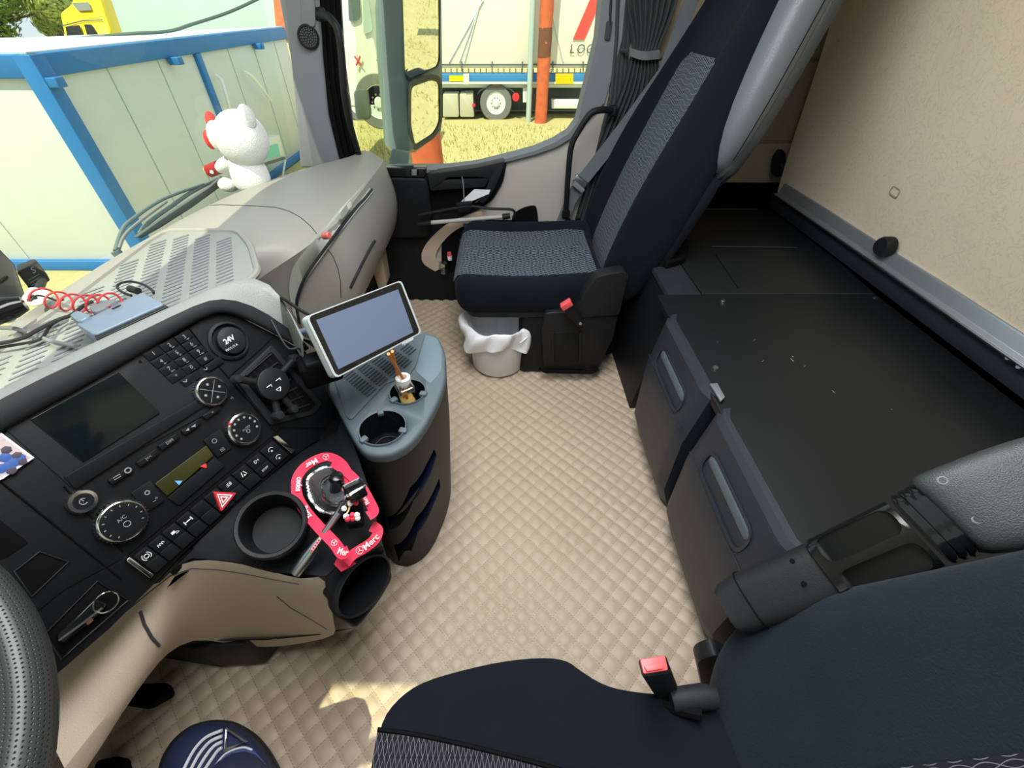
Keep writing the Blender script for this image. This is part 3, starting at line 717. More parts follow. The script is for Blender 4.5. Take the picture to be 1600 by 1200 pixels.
MB().prism(rpoly(tp([(692, 146), (716, 146), (717, 183), (692, 183)], XT + .05), .05), (0.5, 0, 0)).build('tool_box', 'trailer_box', tr, bevel=.02)
MB().prism(rpoly(tp([(718, 146), (739, 145), (741, 183), (719, 183)], XT + .05), .05), (0.5, 0, 0)).build('tool_box', 'trailer_box', tr, bevel=.02)
MB().prism(tp([(817, 137), (830, 137), (830, 160), (817, 160)], XT + .02), (0.06, 0, 0)).build('mud_flap', 'trailer_pale', tr)
MB().prism(tp([(862, 156), (912, 156), (912, 170), (862, 170)], XT + .02), (0.3, 0, 0)).build('under_run_bar', 'truck_white', tr, bevel=.02)
MB().prism(tp([(702, 118), (724, 118), (724, 127), (702, 127)], XT - .09), (0.02, 0, 0)).build('marker_plate', 'yellow_paint', tr, label='yellow rectangular plate')
MB().prism(tp([(724, 115), (733, 115), (733, 132), (724, 132)], XT - .09), (0.02, 0, 0)).build('warning_sticker', 'tarp', tr)
MB().prism(tp([(868, 115), (896, 115), (896, 131), (868, 131)], XT - .1), (0.02, 0, 0)).build('marker_plate', mat('amber', (.85, .55, 0), .5), tr, label='amber rectangular plate')
MB().prism(tp([(738, 162), (743, 162), (743, 167), (738, 167)], XT), (0.03, 0, 0)).build('side_lamp', 'red_plastic', tr)
MB().lathe([(0.12, 0), (0.1, 0.05), (0, 0.05)], at(806, 152, x=XT), (-1, 0, 0), 12).build('rear_lamp', 'red_plastic', tr)
def tyre(c, ax, R, parent, wd=0.30):
    w_ = MB().lathe([(R * .62, 0), (R * .95, 0), (R, -.04), (R, -wd + .04), (R * .9, -wd), (R * .6, -wd)], c, ax, 36, cap=False).build('wheel', 'tyre', parent)
    MB().lathe([(R * .62, -.02), (R * .60, .0), (R * .52, -.05), (R * .36, -.09), (R * .34, -.04), (R * .2, -.03), (R * .18, .02), (0, .03)], c, ax, 32).build('rim', 'trailer_pale', w_)
    nb = MB(); A = V(ax).normalized(); a1 = A.cross(V((0, 0, 1))).normalized(); a2 = A.cross(a1)
    for k in range(10):
        an = 2 * PI * k / 10; nb.lathe([(.02, -.06), (.018, -.01), (0, -.01)], V(c) + (a1 * math.cos(an) + a2 * math.sin(an)) * R * .28, ax, 6)
    nb.build('wheel_nuts', 'tyre', w_)
for u in (775, 628, 560): tyre(at(u, 161.5, x=XT), (-1, 0, 0), 0.50, tr)
a_ = curve(tp([(741, 180), (745, 150), (760, 138), (790, 138), (806, 150), (811, 180)], XT - .02), 5)
MB().rows([a_, [p + V((.35, 0, 0)) for p in a_]]).build('mudguard', 'mirror_shell', tr)
MB().prism(tp([(895, 62), (913, 62), (950, -25), (932, -25)], XT - .03), (0.01, 0, 0)).build('logo_stripe', 'tarp_red', tr, label='slanting red stripe of a logo')
b = MB()
for ch, u in (('L', 893.5), ('O', 907), ('G', 921)): b.text(ch, at(u, 77, x=XT - .02), (0, -1, 0), (0, 0, 1), 0.30, lift=0.02, shear=.15)
b.build('lettering', 'trailer_dark', tr)
b = MB()
for p_ in ([(755, 0), (700, 100)], [(718, 96), (752, 0)], [(726, 96), (757, -20)], [(858, 0), (880, 96)]): b.tube(tp(p_, XT - .02), 0.018, 4)
b.build('tension_strap', 'trailer_pale', tr)

# white lorry seen through the quarter pane
wl = thing('white_lorry', 'white lorry cab parked beyond the door mirror', 'lorry', at(570, 185, x=10.5))
MB().prism(rpoly([at(u, v, x=10.0) for u, v in ((500, -60), (566, -60), (584, 60), (598, 120), (600, 168), (500, 168))], 0.15), (2.3, 0, 0)).build('cab_body', 'truck_white', wl, bevel=0.08, seg=3)
MB().prism(rpoly([at(u, v, x=9.96) for u, v in ((543, -40), (558, -40), (563, 30), (545, 35))], 0.08), (0.05, 0, 0)).build('side_window', 'mirror_shell', wl)
MB().prism(rpoly([at(u, v, x=9.96) for u, v in ((566, -30), (572, -30), (583, 48), (568, 54))], 0.05), (0.05, 0, 0)).build('windscreen', 'mirror_shell_pale', wl)
MB().prism(rpoly([at(u, v, x=9.96) for u, v in ((552, 140), (575, 138), (580, 185), (556, 187))], 0.1), (0.5, 0, 0)).build('step_box', 'trailer_dark', wl, bevel=.02)
b = MB(); c_ = at(560, 95, x=9.95)
b.tube([c_ + V((0, .06, .07)), c_ + V((0, -.05, -.07))], .015, 4).tube([c_ + V((0, -.05, .07)), c_ + V((0, .06, -.07))], .015, 4).tube([c_ + V((0, -.35, .02)), c_ + V((0, -.5, -.1)), c_ + V((0, -.65, .08))], .02, 4)
b.build('red_mark', 'tarp_red', wl)
tyre(at(592, 160, x=9.98), (-1, 0, 0), 0.48, wl)

# ------------------------------------------------------------------ exterior mirror
mi = thing('door_mirror', 'large exterior door mirror with a tall glass above a curved wide-angle glass', 'mirror', at(620, 250, x=2.12))
def mp(pts, x): return [at(u, v, x=x) for u, v in pts]
MB().loftpoly(mp([(590, -60), (622, -60), (631, 120), (633, 200), (640, 237), (618, 240), (607, 228), (602, 180), (596, 90)], 2.28), mp([(583, -60), (616, -60), (622, 120), (626, 200), (632, 234), (612, 237), (600, 226), (596, 180), (588, 90)], 2.36)).build('shell', 'mirror_shell_pale', mi, bevel=0.01)
MB().loftpoly(mp([(594, -60), (628, -60), (634, 125), (640, 236), (620, 241), (614, 210), (606, 120)], 2.26), mp([(604, -60), (690, -60), (692, 125), (690, 205), (650, 238), (622, 241), (612, 120)], 2.56)).build('housing', 'mirror_shell', mi, bevel=0.008)
# main glass plus lower wide glass with frames, facing back and inwards
def mirr(outl, x0, x1, nm, fr, inset):
    c = sum((at(u, v, x=2.2) for u, v in outl), V()) / len(outl)
    um = min(u for u, v in outl); ux = max(u for u, v in outl)
    f = [at(u, v, x=lerp(x0, x1, (u - um) / (ux - um)) + (v - 100) * .0006) for u, v in outl]
    cc = sum(f, V()) / len(f)
    f = rpoly(f, 0.03, 5)
    inn = [cc + (p - cc) * inset for p in f]
    tow = (CAM - cc).normalized()
    rows = [f, [p + tow * .012 for p in f], [p + tow * .012 for p in inn], [p + tow * .002 for p in inn]]
    MB().rows([f, [p + tow * .012 for p in f], [p + tow * .012 for p in inn], [p + tow * .0 for p in inn]], close=True).rows([f, [p - tow * .04 for p in f]], close=True).build(fr, 'mirror_dark', mi)
    MB().poly([p + tow * .005 for p in inn]).build(nm, 'mirror_glass', mi, smooth=False)
mirr([(626, -70), (688, -70), (688, 96), (684, 106), (640, 124), (632, 116)], 2.20, 2.46, 'main_glass', 'glass_frame', 0.96)
mirr([(638, 128), (676, 115), (691, 122), (691, 195), (680, 215), (646, 237), (638, 200)], 2.20, 2.40, 'wide_glass', 'glass_frame', 0.84)
MB().loftpoly(mp([(612, 232), (640, 236), (638, 262), (640, 275), (606, 275), (608, 250)], 2.22), mp([(612, 232), (640, 236), (638, 262), (640, 275), (606, 275), (608, 250)], 2.05)).build('mirror_arm', 'mirror_shell', mi, bevel=0.01)

def hit(ob, u, v):
    bpy.context.view_layer.update(); dg = bpy.context.evaluated_depsgraph_get(); org = parent_origin(ob.parent)
    r = (cF + cR * ((u - CX) / FPX) + cU * ((CY - v) / FPX)).normalized()
    ok, loc, nrm, _ = ob.ray_cast(CAM - org, r, depsgraph=dg)
    return (loc + org) if ok else None
def seam_on(ob, P, r, nm, m, par, sub_=6, lift=0):
    pp = []
    for k in range(len(P) - 1):
        for q in range(sub_): pp.append((lerp(P[k][0], P[k + 1][0], q / sub_), lerp(P[k][1], P[k + 1][1], q / sub_)))
    pts = [h for h in (hit(ob, u, v) for u, v in pp) if h is not None]
    if len(pts) > 2: MB().tube(pts, r, 6).build(nm, m, par)

# ================================================================== DASHBOARD
def prof(x):
    """front profile of the dashboard, (y, z) from the windscreen to the footwell"""
    k = interp(x, [(0.94, 0), (1.04, .55), (1.16, 1)])
    yw = yb(x)
    L0 = [(.52, .640), (.555, .585), (.585, .53), (.615, .47), (.625, .40), (.635, .33), (.66, .27)]
    L1 = [(.448, .655), (.440, .615), (.425, .56), (.420, .50), (.432, .43), (.47, .35), (.53, .30)]
    if x < .94: L0 = [(.60, .60), (.62, .55), (.63, .52), (.63, .48), (.63, .42), (.635, .33), (.66, .27)]
    m = [(lerp(a[0], b_[0], k), lerp(a[1], b_[1], k)) for a, b_ in zip(L0, L1)]
    e = lerp(.60 if x < .94 else .55, .475, k)
    crown = interp(x, [(1.0, 0), (1.3, .012), (1.7, 0)])
    return [(yw, .645), (yw - .03, .668), (yw - .10, .678 + crown * .5), ((yw + e) / 2, .684 + crown), (e + .03, .680 + crown * .6), (e, .672)] + m
dash = thing('dashboard', 'pale beige dashboard running from the centre console to the passenger door', 'dashboard', (1.2, .7, 0.27))
xsd = [-.45, 0, .3, .5, .7, .85, .93, .96, 1.0, 1.04, 1.08, 1.12, 1.16, 1.25, 1.35, 1.45, 1.55, 1.65, 1.72, 1.78]
rows = [[(x, y, z) for y, z in prof(x)] for x in xsd]
x = 1.80; rows.append([(x, y + (.0 if i < 5 else .02), z) for i, (y, z) in enumerate(prof(1.78))])
MB().rows([r[:7] for r in rows]).build('top_panel', 'dash_beige', dash, subd=1, ang=60)
MB().rows([r[6:] for r in rows]).build('front_panel', 'dash_beige', dash, subd=1, ang=60)
MB().rows([[r[-1] for r in rows], [V(r[-1]) + V((0, .22, .02)) for r in rows]]).build('underside', 'deep_black', dash)
# bright trim strip along the edge, with its button and badge
def strip(i0, i1, xa, xb, off, nm, m):
    rr = []
    n = 24
    for k in range(n + 1):
        x = lerp(xa, xb, k / n); p = prof(x); a = V((x, *p[i0])); c = V((x, *p[i1])); nrm = V((0, -(a.z - c.z), (a.y - c.y))).normalized()
        if nrm.y > 0: nrm = -nrm
        rr.append([a + nrm * .000, a + nrm * off, c + nrm * off, c])
    return MB().rows(rr).build(nm, m, dash)
tpn = [o for o in dash.children if o.name.startswith('top_panel')][0]; fpn = [o for o in dash.children if o.name.startswith('front_panel')][0]
def hit2(u, v):
    c_ = [h for h in (hit(tpn, u, v), hit(fpn, u, v)) if h is not None]
    return min(c_, key=lambda p: (p - CAM).length) if c_ else None
so1 = curve([V(p) for p in ((569, 286, 0), (552, 305, 0), (535, 322, 0), (497, 368, 0), (467, 404, 0), (455, 428, 0), (452, 455, 0), (458, 490, 0))], 6)
si1 = curve([V(p) for p in ((581, 296, 0), (568, 312, 0), (555, 326, 0), (510, 384, 0), (478, 429, 0), (465, 460, 0), (463, 480, 0), (468, 505, 0))], 6)
rr, cl_ = [], []
for p, q in zip(so1, si1):
    a, c = hit2(p.x, p.y), hit2(q.x, q.y)
    if a is None or c is None: continue
    k_ = (CAM - a).normalized() * .005
    rr.append([a, a + k_, c + k_, c]); cl_.append(c + k_ * .6)
MB().rows(rr).build('trim_strip', 'dash_trim', dash)
MB().tube([p + (p - CAM).normalized() * -.001 for p in cl_], .0045, 6).build('shadow_gap', 'panel_grey', dash)
MB().tube([p + V((0, -.002, -.006)) for p in cl_], .0025, 6).build('chrome_line', 'brushed', dash)
# seams
seam_on(tpn, [(312, 323), (345, 320), (400, 322), (430, 324), (452, 330), (470, 340), (486, 354), (497, 368)], .0012, 'panel_seam', 'panel_grey', dash)
seam_on(fpn, [(511, 388), (521, 402), (528, 420), (532, 440), (533, 470)], .0012, 'panel_seam', 'panel_grey', dash)
q = at(511, 368, y=.437); MB().lathe([(.009, -.01), (.009, .006), (.007, .008), (0, .008)], q, (-.3, -1, .2)).build('lock_button', mat('lens_red', (.55, .12, .10), .3), dash)
q = at(539, 327, y=.439); MB().prism(rrect(q, (1, 0, 0), (0, 0, 1), .10, .020, .003), (0, -.004, 0)).build('airbag_badge', 'dash_trim', dash)
MB().prism(rrect(q + V((.03, -.0045, 0)), (1, 0, 0), (0, 0, 1), .034, .014, .003), (0, -.001, 0)).build('badge_plate', 'pipe_white', dash)
for P_, r_ in (([(547, 450), (553, 436), (562, 418), (573, 396), (582, 380), (586, 376)], .005),): seam_on(fpn, P_, r_, 'grip_recess', mat('recess_blue', (.008, .010, .018), .5), dash)
# passenger side vent
vt = thing('side_vent', 'black side air vent at the passenger end of the dashboard', 'vent', at(570, 300, x=1.72))
vp = [at(u, v, x=1.73) for u, v in ((532, 258), (552, 258), (574, 272), (588, 300), (598, 345), (588, 347), (577, 326), (562, 298), (548, 278))]
MB().prism(vp, (.09, 0, 0)).build('vent_body', 'panel_black', vt, bevel=.004)
b = MB()
for i, (u, v) in enumerate(((556, 272), (563, 280), (569, 289), (574, 298), (579, 308), (583, 318))):
    c = at(u, v, x=1.722); b.box(c, (.012, .028, .006), Matrix.Rotation(.5, 3, 'X'))
b.build('slat', 'cable_grey', vt, bevel=.001)
# beige leg under the glovebox
MB().prism([at(u, v, x=1.68) for u, v in ((578, 398), (596, 400), (604, 445), (594, 462), (584, 430))], (.09, 0, 0)).build('foot_panel', 'low_beige', dash, bevel=.006)
tag(MB().box((1.4, .90, .24), (1.0, .05, .50)).build('trim_9', 'deep_black', smooth=False), 'dark bulkhead under the dashboard', 'bulkhead', kind='structure')

# ribbed tray mat
TZ = .690
TP = lambda u, v, z=TZ: at(u, v, z=z)
mat_out = [(232, 378), (262, 361), (372, 361), (392, 385), (404, 428), (300, 500), (100, 640), (-60, 740), (-120, 640), (0, 546), (110, 470)]
tm = thing('tray_mat', 'grey ribbed mat in the shallow tray on top of the dashboard', 'tray mat', TP(250, 430))
MB().prism(rpoly([TP(u, v, TZ - .004) for u, v in mat_out], .02), (0, 0, .004)).build('mat_base', 'ridge_vinyl', tm, bevel=.002)
fr_ = rpoly([TP(u, v) for u, v in mat_out], .03, 5)
cc = sum(fr_, V()) / len(fr_)
MB().tube(fr_ , .007, 8, closed=True).build('raised_rim', 'dash_beige', tm)
def inside(p, poly):
    c = False; n = len(poly)
    for i in range(n):
        a, b_ = poly[i], poly[i - 1]
        if (a.y > p.y) != (b_.y > p.y) and p.x < (b_.x - a.x) * (p.y - a.y) / (b_.y - a.y) + a.x: c = not c
    return c
small = [cc + (p - cc) * .93 for p in fr_]
ribs = MB()
# ribs run across the cab in columns parallel to the windscreen
o0 = TP(300, 420, TZ + .0012)
ec = TP(296, 460, TZ + .0012) - o0; er = TP(326, 410, TZ + .0012) - o0
sc_col = (TP(338, 420, TZ + .0012) - o0)
pit = ec / 40 * 5.6
for ci in range(-14, 6):
    for k in range(-60, 80):
        a = o0 + sc_col * ci + pit * k; c = a + er
        if inside(a, small) and inside(c, small): ribs.tube([a, c], .0016, 4)
ribs.build('rib', 'pillar_grey', tm)

# ================================================================== CENTRE STACK
S8 = .8
A = Plane(CAM + (V((.45, .739, .617)) - CAM) * S8, (.914, -.366, -.069), (-.179, -.397, -.915))
An = A.n
st = thing('centre_console', 'black centre stack with radio, climate controls, switches and pale padded hood', 'dashboard', (.5, .5, .3))
face = [(-90, 732), (0, 677), (120, 613), (230, 549), (325, 491), (352, 488), (380, 497), (430, 522), (474, 548), (500, 590), (532, 655), (523, 672), (462, 712), (350, 800), (243, 912), (170, 985), (60, 1080), (-60, 1100)]
MB().prism(A.many(face), -An * .12).build('fascia', 'panel_black', st, bevel=.003)
# hood: lower dark lip and pale vinyl top
lo = [(-90, 730), (0, 675), (120, 612), (230, 548), (325, 490), (352, 487), (380, 496), (430, 522), (477, 549)]
mid = [(-90, 705), (0, 650), (120, 588), (228, 530), (312, 484), (345, 477), (386, 486), (438, 512), (482, 545)]
up1 = [(-90, 677), (0, 622), (118, 566), (222, 517), (308, 474), (345, 464), (392, 474), (442, 505), (485, 543)]
MB().rows([A.many(lo, .0), A.many(lo, .012), A.many(mid, .016), A.many(up1, .012)]).build('hood_lip', 'panel_grey', st, subd=1, ang=180)
r0 = A.many(up1, .012)
topz = [.735] * 7 + [.715, .68]
up2 = [(-90, 655), (0, 602), (116, 543), (218, 496), (312, 453), (360, 431), (402, 414), (436, 438), (470, 520)]
r1 = [at(u, v, z=z) for (u, v), z in zip(up2, topz)]
rm = [(a + c) / 2 + V((0, 0, .004)) for a, c in zip(r0, r1)]
r2 = [p + V((0, .02, -.10)) for p in r1]
MB().rows([r0, rm, r1, r2]).build('hood_top', 'ridge_vinyl', st, subd=1, ang=60)
# end wall toward the passenger
e0 = A.many([(477, 549), (500, 590), (532, 655), (523, 672)], -.002)
e1 = [at(470, 520, z=.68), at(478, 560, z=.60), at(500, 640, z=.5), at(520, 690, z=.46)]
MB().rows([e0, [p + V((.02, .10, -.02)) for p in e0], [p + V((.0, .16, -.25)) for p in e0]]).build('end_panel', 'panel_grey', st)

def keyshape(cu, cv, w_, h_, nm, m, off=.003, parent=None, r=.002, th=.004, bev=.001):
    c = A(cu, cv, off)
    return MB().prism(rrect(c, A.a, A.b, w_, h_, r), -An * th).build(nm, m, parent or st, bevel=bev)
def quad(pts, nm, m, off=.003, th=.004, parent=None, bev=.001, r=.002):
    return MB().prism(rpoly(A.many(pts, off), r, 3), -An * th).build(nm, m, parent or st, bevel=bev)
# radio unit
quad([(8, 670), (205, 548), (244, 526), (250, 534), (322, 612), (335, 640), (110, 760), (90, 742)], 'radio_surround', 'panel_grey', .002, bev=.0015)
quad([(47, 655), (185, 581), (251, 645), (130, 722)], 'radio_display', 'radio_screen', .004, .003)
quad([(100, 745), (335, 608), (345, 618), (118, 764)], 'radio_lower_bar', 'panel_black', .006, .006)
quad([(196, 551), (204, 547), (212, 554), (204, 558)], 'seam_mark', 'panel_grey', .003)
MB().lathe([(.0022, 0), (.0018, .001), (0, .001)], A(219, 565, .002), An, 10).build('screw', 'deep_black', st)
MB().lathe([(.0022, 0), (.0018, .001), (0, .001)], A(147, 733, .002), An, 10).build('screw', 'deep_black', st)
pr = MB()
def T(s, u, v, size, m=pr, off=.0045): m.text(s, A(u, v, off), A.a, -A.b, size, thick=.0)
# keypad, a 3 x 4 block of keys
kx, ky = A(240, 551, 0), 0
K0 = A(238, 553, 0)
Kr = (A(287, 527, 0) - A(239, 553, 0)) / 2
Kd = (A(275, 588, 0) - A(239, 553, 0)) / 3
kk = ['1', '2', '3', '4', '5', '6', '7', '8', '9', '*', '0', '#']
sub = ['', 'abc', 'def', 'ghi', 'jkl', 'mno', 'pqrs', 'tuv', 'wxyz', '', '+', '']
for i in range(4):
    for j in range(3):
        c = K0 + Kr * j + Kd * i
        MB().prism(rrect(c + An * .004, Kr, Kd, Kr.length * .93, Kd.length * .9, .001), -An * .004).build('keypad_key', 'panel_black', st, bevel=.0008)
        pr.text(kk[i * 3 + j], c + An * .0045, A.a, -A.b, .0085)
        if sub[i * 3 + j]: pr.text(sub[i * 3 + j], c + An * .0045 + A.b * .005 + A.a * .002, A.a, -A.b, .0035)
c = K0 + Kr * .5 + Kd * 4.0
for q_, s_c in ((0.0, '('), (1.9, ')')):
    MB().prism(rrect(c + An * .004 + Kr * q_ * .9, Kr, Kd, Kr.length * 1.2, Kd.length * .8, .001), -An * .004).build('call_key', 'panel_black', st, bevel=.0008)
for u, v in ((322, 577), (290, 596)):
    c0 = A(u, v, .005); pr.tube(curve([c0 - A.a * .003 - A.b * .002, c0 + A.b * .001, c0 + A.a * .003 - A.b * .002], 4), .0007, 4)

def knob(name, u, v, Rp, hgt, chrome_w, icons=None, parent=None):
    c = A(u, v, .0); d = (c - CAM).dot(cF); R = Rp * d / FPX
    t = MB().lathe([(R * .98, 0), (R, hgt * .2), (R * .97, hgt * .85), (R * .90, hgt), (R * chrome_w, hgt * 1.02), (R * chrome_w, hgt * .9)], c, An, 40, cap=False).build(name, 'chrome', parent or st)
    MB().lathe([(R * chrome_w, hgt * .8), (R * chrome_w, hgt * .97), (R * (chrome_w - .05), hgt), (R * .5, hgt * .98), (0, hgt * .96)], c, An, 36).build('knob_cap', 'panel_black', t)
    g = MB(); a1 = A.a; a2 = A.b
    for k in range(36):
        an = 2 * PI * k / 36; p = c + (a1 * math.cos(an) + a2 * math.sin(an)) * R * 1.0
        g.tube([p + An * hgt * .15, p + An * hgt * .8], R * .03, 4)
    g.build('knurl', 'panel_grey', t)
    return t, c + An * hgt, R
t, c, R = knob('control_knob', 327, 612, 24, .012, .84)
b = MB()
for an in (0, 90, 180, 270):
    a_ = math.radians(an); p = c + (A.a * math.cos(a_) + A.b * math.sin(a_)) * R * .5; b.lathe([(.0022, 0), (0, .0014)], p, An, 8)
    p2 = c + (A.a * math.cos(a_ + PI / 4) + A.b * math.sin(a_ + PI / 4)) * R * .5; b.tube([c, p2 + (p2 - c) * .5], .0004, 4)
b.build('knob_print', 'grey_print', t)
t, c, R = knob('fan_knob', 378, 670, 26, .013, .84)
b = MB()
for k in range(9):
    a_ = math.radians(-210 + k * 30); p = c + (A.a * math.cos(a_) + A.b * math.sin(a_)) * R * .66
    b.lathe([(.0022, 0), (0, .001)], p, An, 6)
b.text('AUTO', c + An * .001, A.a, -A.b, .0055); b.tube(ring(c + An * .001 + A.b * .006, .003, A.a, A.b, 12), .0005, 4, closed=True)
b.build('knob_print', 'grey_print', t)
pq = c + (A.a * -.55 + A.b * -.83) * R * .93
MB().box(pq, (.005, .005, .004)).build('red_marker', 'red_plastic', t, bevel=.001)
t, c, R = knob('volume_knob', 126, 783, 19, .011, .66)
b = MB(); b.tube(ring(c + An * .0005, .004, A.a, A.b, 12)[2:], .0006, 4); b.tube([c - A.b * .005 + An * .0005, c + An * .0005], .0006, 4); b.build('knob_print', 'grey_print', t)
t, c, R = knob('temperature_knob', 187, 813, 33, .014, .86)
b = MB()
for k in range(11):
    a_ = math.radians(-220 + k * 26); p = c + (A.a * math.cos(a_) + A.b * math.sin(a_)) * R * .68
    b.tube([p, p + (p - c) * .12], .0007, 4)
b.text('A/C', c + An * .001 - A.b * .004, A.a, -A.b, .007); b.tube(ring(c + An * .001 + A.b * .006, .004, A.a, A.b, 12), .0006, 4, closed=True)
b.build('knob_print', 'grey_print', t)
# thin key rows under the radio
for u, v, s in ((190, 742, ''), (232, 715, '|<<'), (265, 690, 'DIM'), (300, 667, '<'), (332, 644, '<')):
    keyshape(u, v, .030, .009, 'radio_key', 'panel_black', .0065, th=.005)
    if s: pr.text(s, A(u, v, .0072), A.a, -A.b, .006)
for u, v in ((362, 622),): pr.text('<)', A(u, v, .004), A.a, -A.b, .006)
pr.tube(ring(A(200, 735, .0075), .0035, A.a, A.b, 12), .0009, 4, closed=True)
pr.tube([A(u, v, .0075) for u, v in ((177, 747), (187, 741), (189, 744), (179, 750))], .0005, 4, closed=True)
for u, v in ((293, 671), (303, 665)): pr.poly(A.many([(u - 3, v + 2), (u + 2, v - 3), (u + 3, v + 2)], .0075))
# climate panel
quad([(242, 756), (323, 696), (334, 712), (262, 775)], 'climate_display', 'lcd', .004, .003)
quad([(262, 778), (336, 715), (352, 728), (280, 790)], 'climate_key_row', 'panel_black', .004, .003)
quad([(318, 688), (345, 670), (362, 700), (340, 715)], 'timer_key', 'panel_black', .004, .003)
quad([(205, 770), (236, 750), (258, 782), (230, 800)], 'fan_key', 'panel_black', .004, .003)
MB().prism(A.many([(273, 751), (285, 751), (280, 758)], .005), -An * .001).build('blue_arrow', 'blue_led', st)
MB().prism(A.many([(313, 729), (322, 724), (323, 731)], .005), -An * .001).build('red_arrow', 'red_led', st)
pr.tube(ring(A(335, 689, .005), .0035, A.a, A.b, 12), .0006, 4, closed=True); pr.text('[||]', A(347, 702, .005), A.a, -A.b, .006)
pr.tube(ring(A(230, 770, .005), .0030, A.a, A.b, 6), .0009, 4, closed=True); pr.text('~*', A(243, 781, .005), A.a, -A.b, .008)

# two rows of switches between the chrome end caps
def along(t, s):
    """t 0..1 along the row, s 0..1 across it"""
    a0 = V((200, 876)); a1 = V((434, 681)); b0 = V((238, 903)); b1 = V((459, 705))
    p = (a0 + (a1 - a0) * t) * (1 - s) + (b0 + (b1 - b0) * t) * s
    return p.x, p.y
quad([(196, 874), (434, 676), (464, 706), (238, 908)], 'switch_bezel', 'deep_black', .002, .004)
icons = {0: '((o))', 1: '-=-', 2: '|=|', 3: '>-<', 6: '=D', 7: '/!\\', 8: 'D+', 9: ':*:', 16: 'STOP'}
N_ = 10
for row in range(2):
    for k in range(N_):
        t0, t1 = .03 + k * .094, .03 + (k + 1) * .094
        s0, s1 = (.03, .5) if row == 0 else (.52, .97)
        P = [along(t0 + .004, s0), along(t1 - .004, s0), along(t1 - .004, s1), along(t0 + .004, s1)]
        o = quad(P, 'rocker_switch', 'panel_black', .006, .006, bev=.0012)
ic = MB()
def I(k, row, s, size=.007):
    t_ = .03 + (k + .5) * .094; u, v = along(t_, .25 if row == 0 else .74)
    ic.text(s, A(u, v, .0068), A.a, -A.b, size)
I(8, 0, 'D+', .008); I(8, 1, 'STOP', .0055); I(6, 0, ':E8', .008)
def C_(k, row=0, s_=.3): return A(*along(.03 + (k + .5) * .094, s_ if row == 0 else .76), .0070)
c = C_(0)
ic.tube(ring(c, .0030, A.a, A.b, 14), .0006, 4, closed=True)
for h in (0, 1):
    rg = ring(c, .0056, A.a, A.b, 24); ic.tube(rg[h * 12 + 8:h * 12 + 12] + (rg[0:5] if h else rg[12:17]), .0006, 4)
c = C_(1)
for k in range(3): ic.tube(curve([c + A.a * (-.004 + k * .003) + A.b * .002, c + A.a * (-.003 + k * .003) - A.b * .002, c + A.a * (-.001 + k * .003) + A.b * .001], 3), .0005, 4)
c = C_(2); ic.prism(rrect(c - A.a * .001 - A.b * .001, A.a, A.b, .0055, .0042, .0008), An * .0003)
ic.tube([c + A.a * .003 + A.b * .0, c + A.a * .0055 + A.b * .003, c + A.a * .001 + A.b * .0035], .0006, 4, closed=True)
c = C_(3); ic.tube([c - A.a * .0055, c + A.a * .0055], .0006, 4)
for sg in (-1, 1): ic.tube([c + A.a * .0055 * sg - A.b * .003, c + A.a * .0055 * sg + A.b * .003], .0009, 4)
ic.tube([c - A.a * .002, c + A.a * .002], .0013, 4)
for k, row in ((9, 0), (9, 1)):
    c = C_(k, row); ic.lathe([(.0018, 0), (0, .0004)], c + A.b * .002, An, 10)
    rg = ring(c, .0045, A.a, A.b, 18); ic.tube([p + (p - c) * (.25 if i % 2 else 0) for i, p in enumerate(rg)][9:], .0005, 4)
c = C_(7)
for sg in (-1, 1): ic.tube([c + A.a * .0045 * sg + A.b * .004, c + A.a * .0018 * sg - A.b * .004], .0008, 4)
ic.tube([c + A.b * .001, c + A.b * .004], .0006, 4); ic.tube([c - A.a * .002 + A.b * .004, c + A.a * .002 + A.b * .004], .0006, 4)
ic.build('switch_print', 'white_print', st, smooth=False)
quad([(427, 683), (434, 680), (461, 703), (456, 709)], 'chrome_cap', 'chrome', .009, .009)
quad([(197, 876), (203, 870), (241, 898), (235, 904)], 'chrome_cap', 'chrome', .009, .009)
# hazard switch
hz = MB().prism(rpoly(A.many([(334, 768), (370, 770), (346, 800)], .011), .003), -An * .01).build('hazard_switch', 'red_plastic', st, bevel=.0015)
def tri(s_, nm, m, off):
    cu, cv = 349.5, 779.5
    P = [(cu + (u - cu) * s_, cv + (v - cv) * s_) for u, v in ((334, 768), (370, 770), (346, 800))]
    Q = [(cu + (u - cu) * (s_ - .18), cv + (v - cv) * (s_ - .18)) for u, v in ((334, 768), (370, 770), (346, 800))]
    r_ = [A.many(P, off), A.many(Q, off)]
    return MB().rows(r_, close=True).build(nm, m, hz, smooth=False)
tri(.70, 'white_triangle', 'white_print', .0115); tri(.38, 'white_triangle', 'white_print', .0115)
pr.build('key_print', 'grey_print', st, smooth=False)
# panel joint lines
b = MB()
for P in ([(292, 508), (337, 567), (452, 700)], [(356, 590), (407, 545), (432, 520)], [(100, 760), (180, 850), (192, 862)], [(0, 752), (60, 800), (190, 905)], [(0, 1000), (100, 920), (197, 868), (440, 668), (523, 668)]):
    b.tube(A.many(P, .001), .0012, 4)
b.build('panel_joint', 'deep_black', st)
# 24V socket
sk = MB().lathe([(.034, 0), (.034, .004), (.030, .007), (.027, .003), (.027, -.004)], A(357, 533, .0), An, 36, cap=False).build('power_socket', 'panel_grey', st)
scp = MB().lathe([(.0235, 0), (.0235, .010), (.021, .012), (0, .0125)], A(358, 533, .0), An, 28).build('socket_cap', 'panel_grey', sk)
b = MB(); b.text('24V', A(358, 531, .0135), A.a, -A.b, .0125, thick=.0003); b.text('MAX.15 A', A(362, 543, .0135), A.a, -A.b, .0055)
b.build('cap_print', 'white_print', sk, smooth=False)
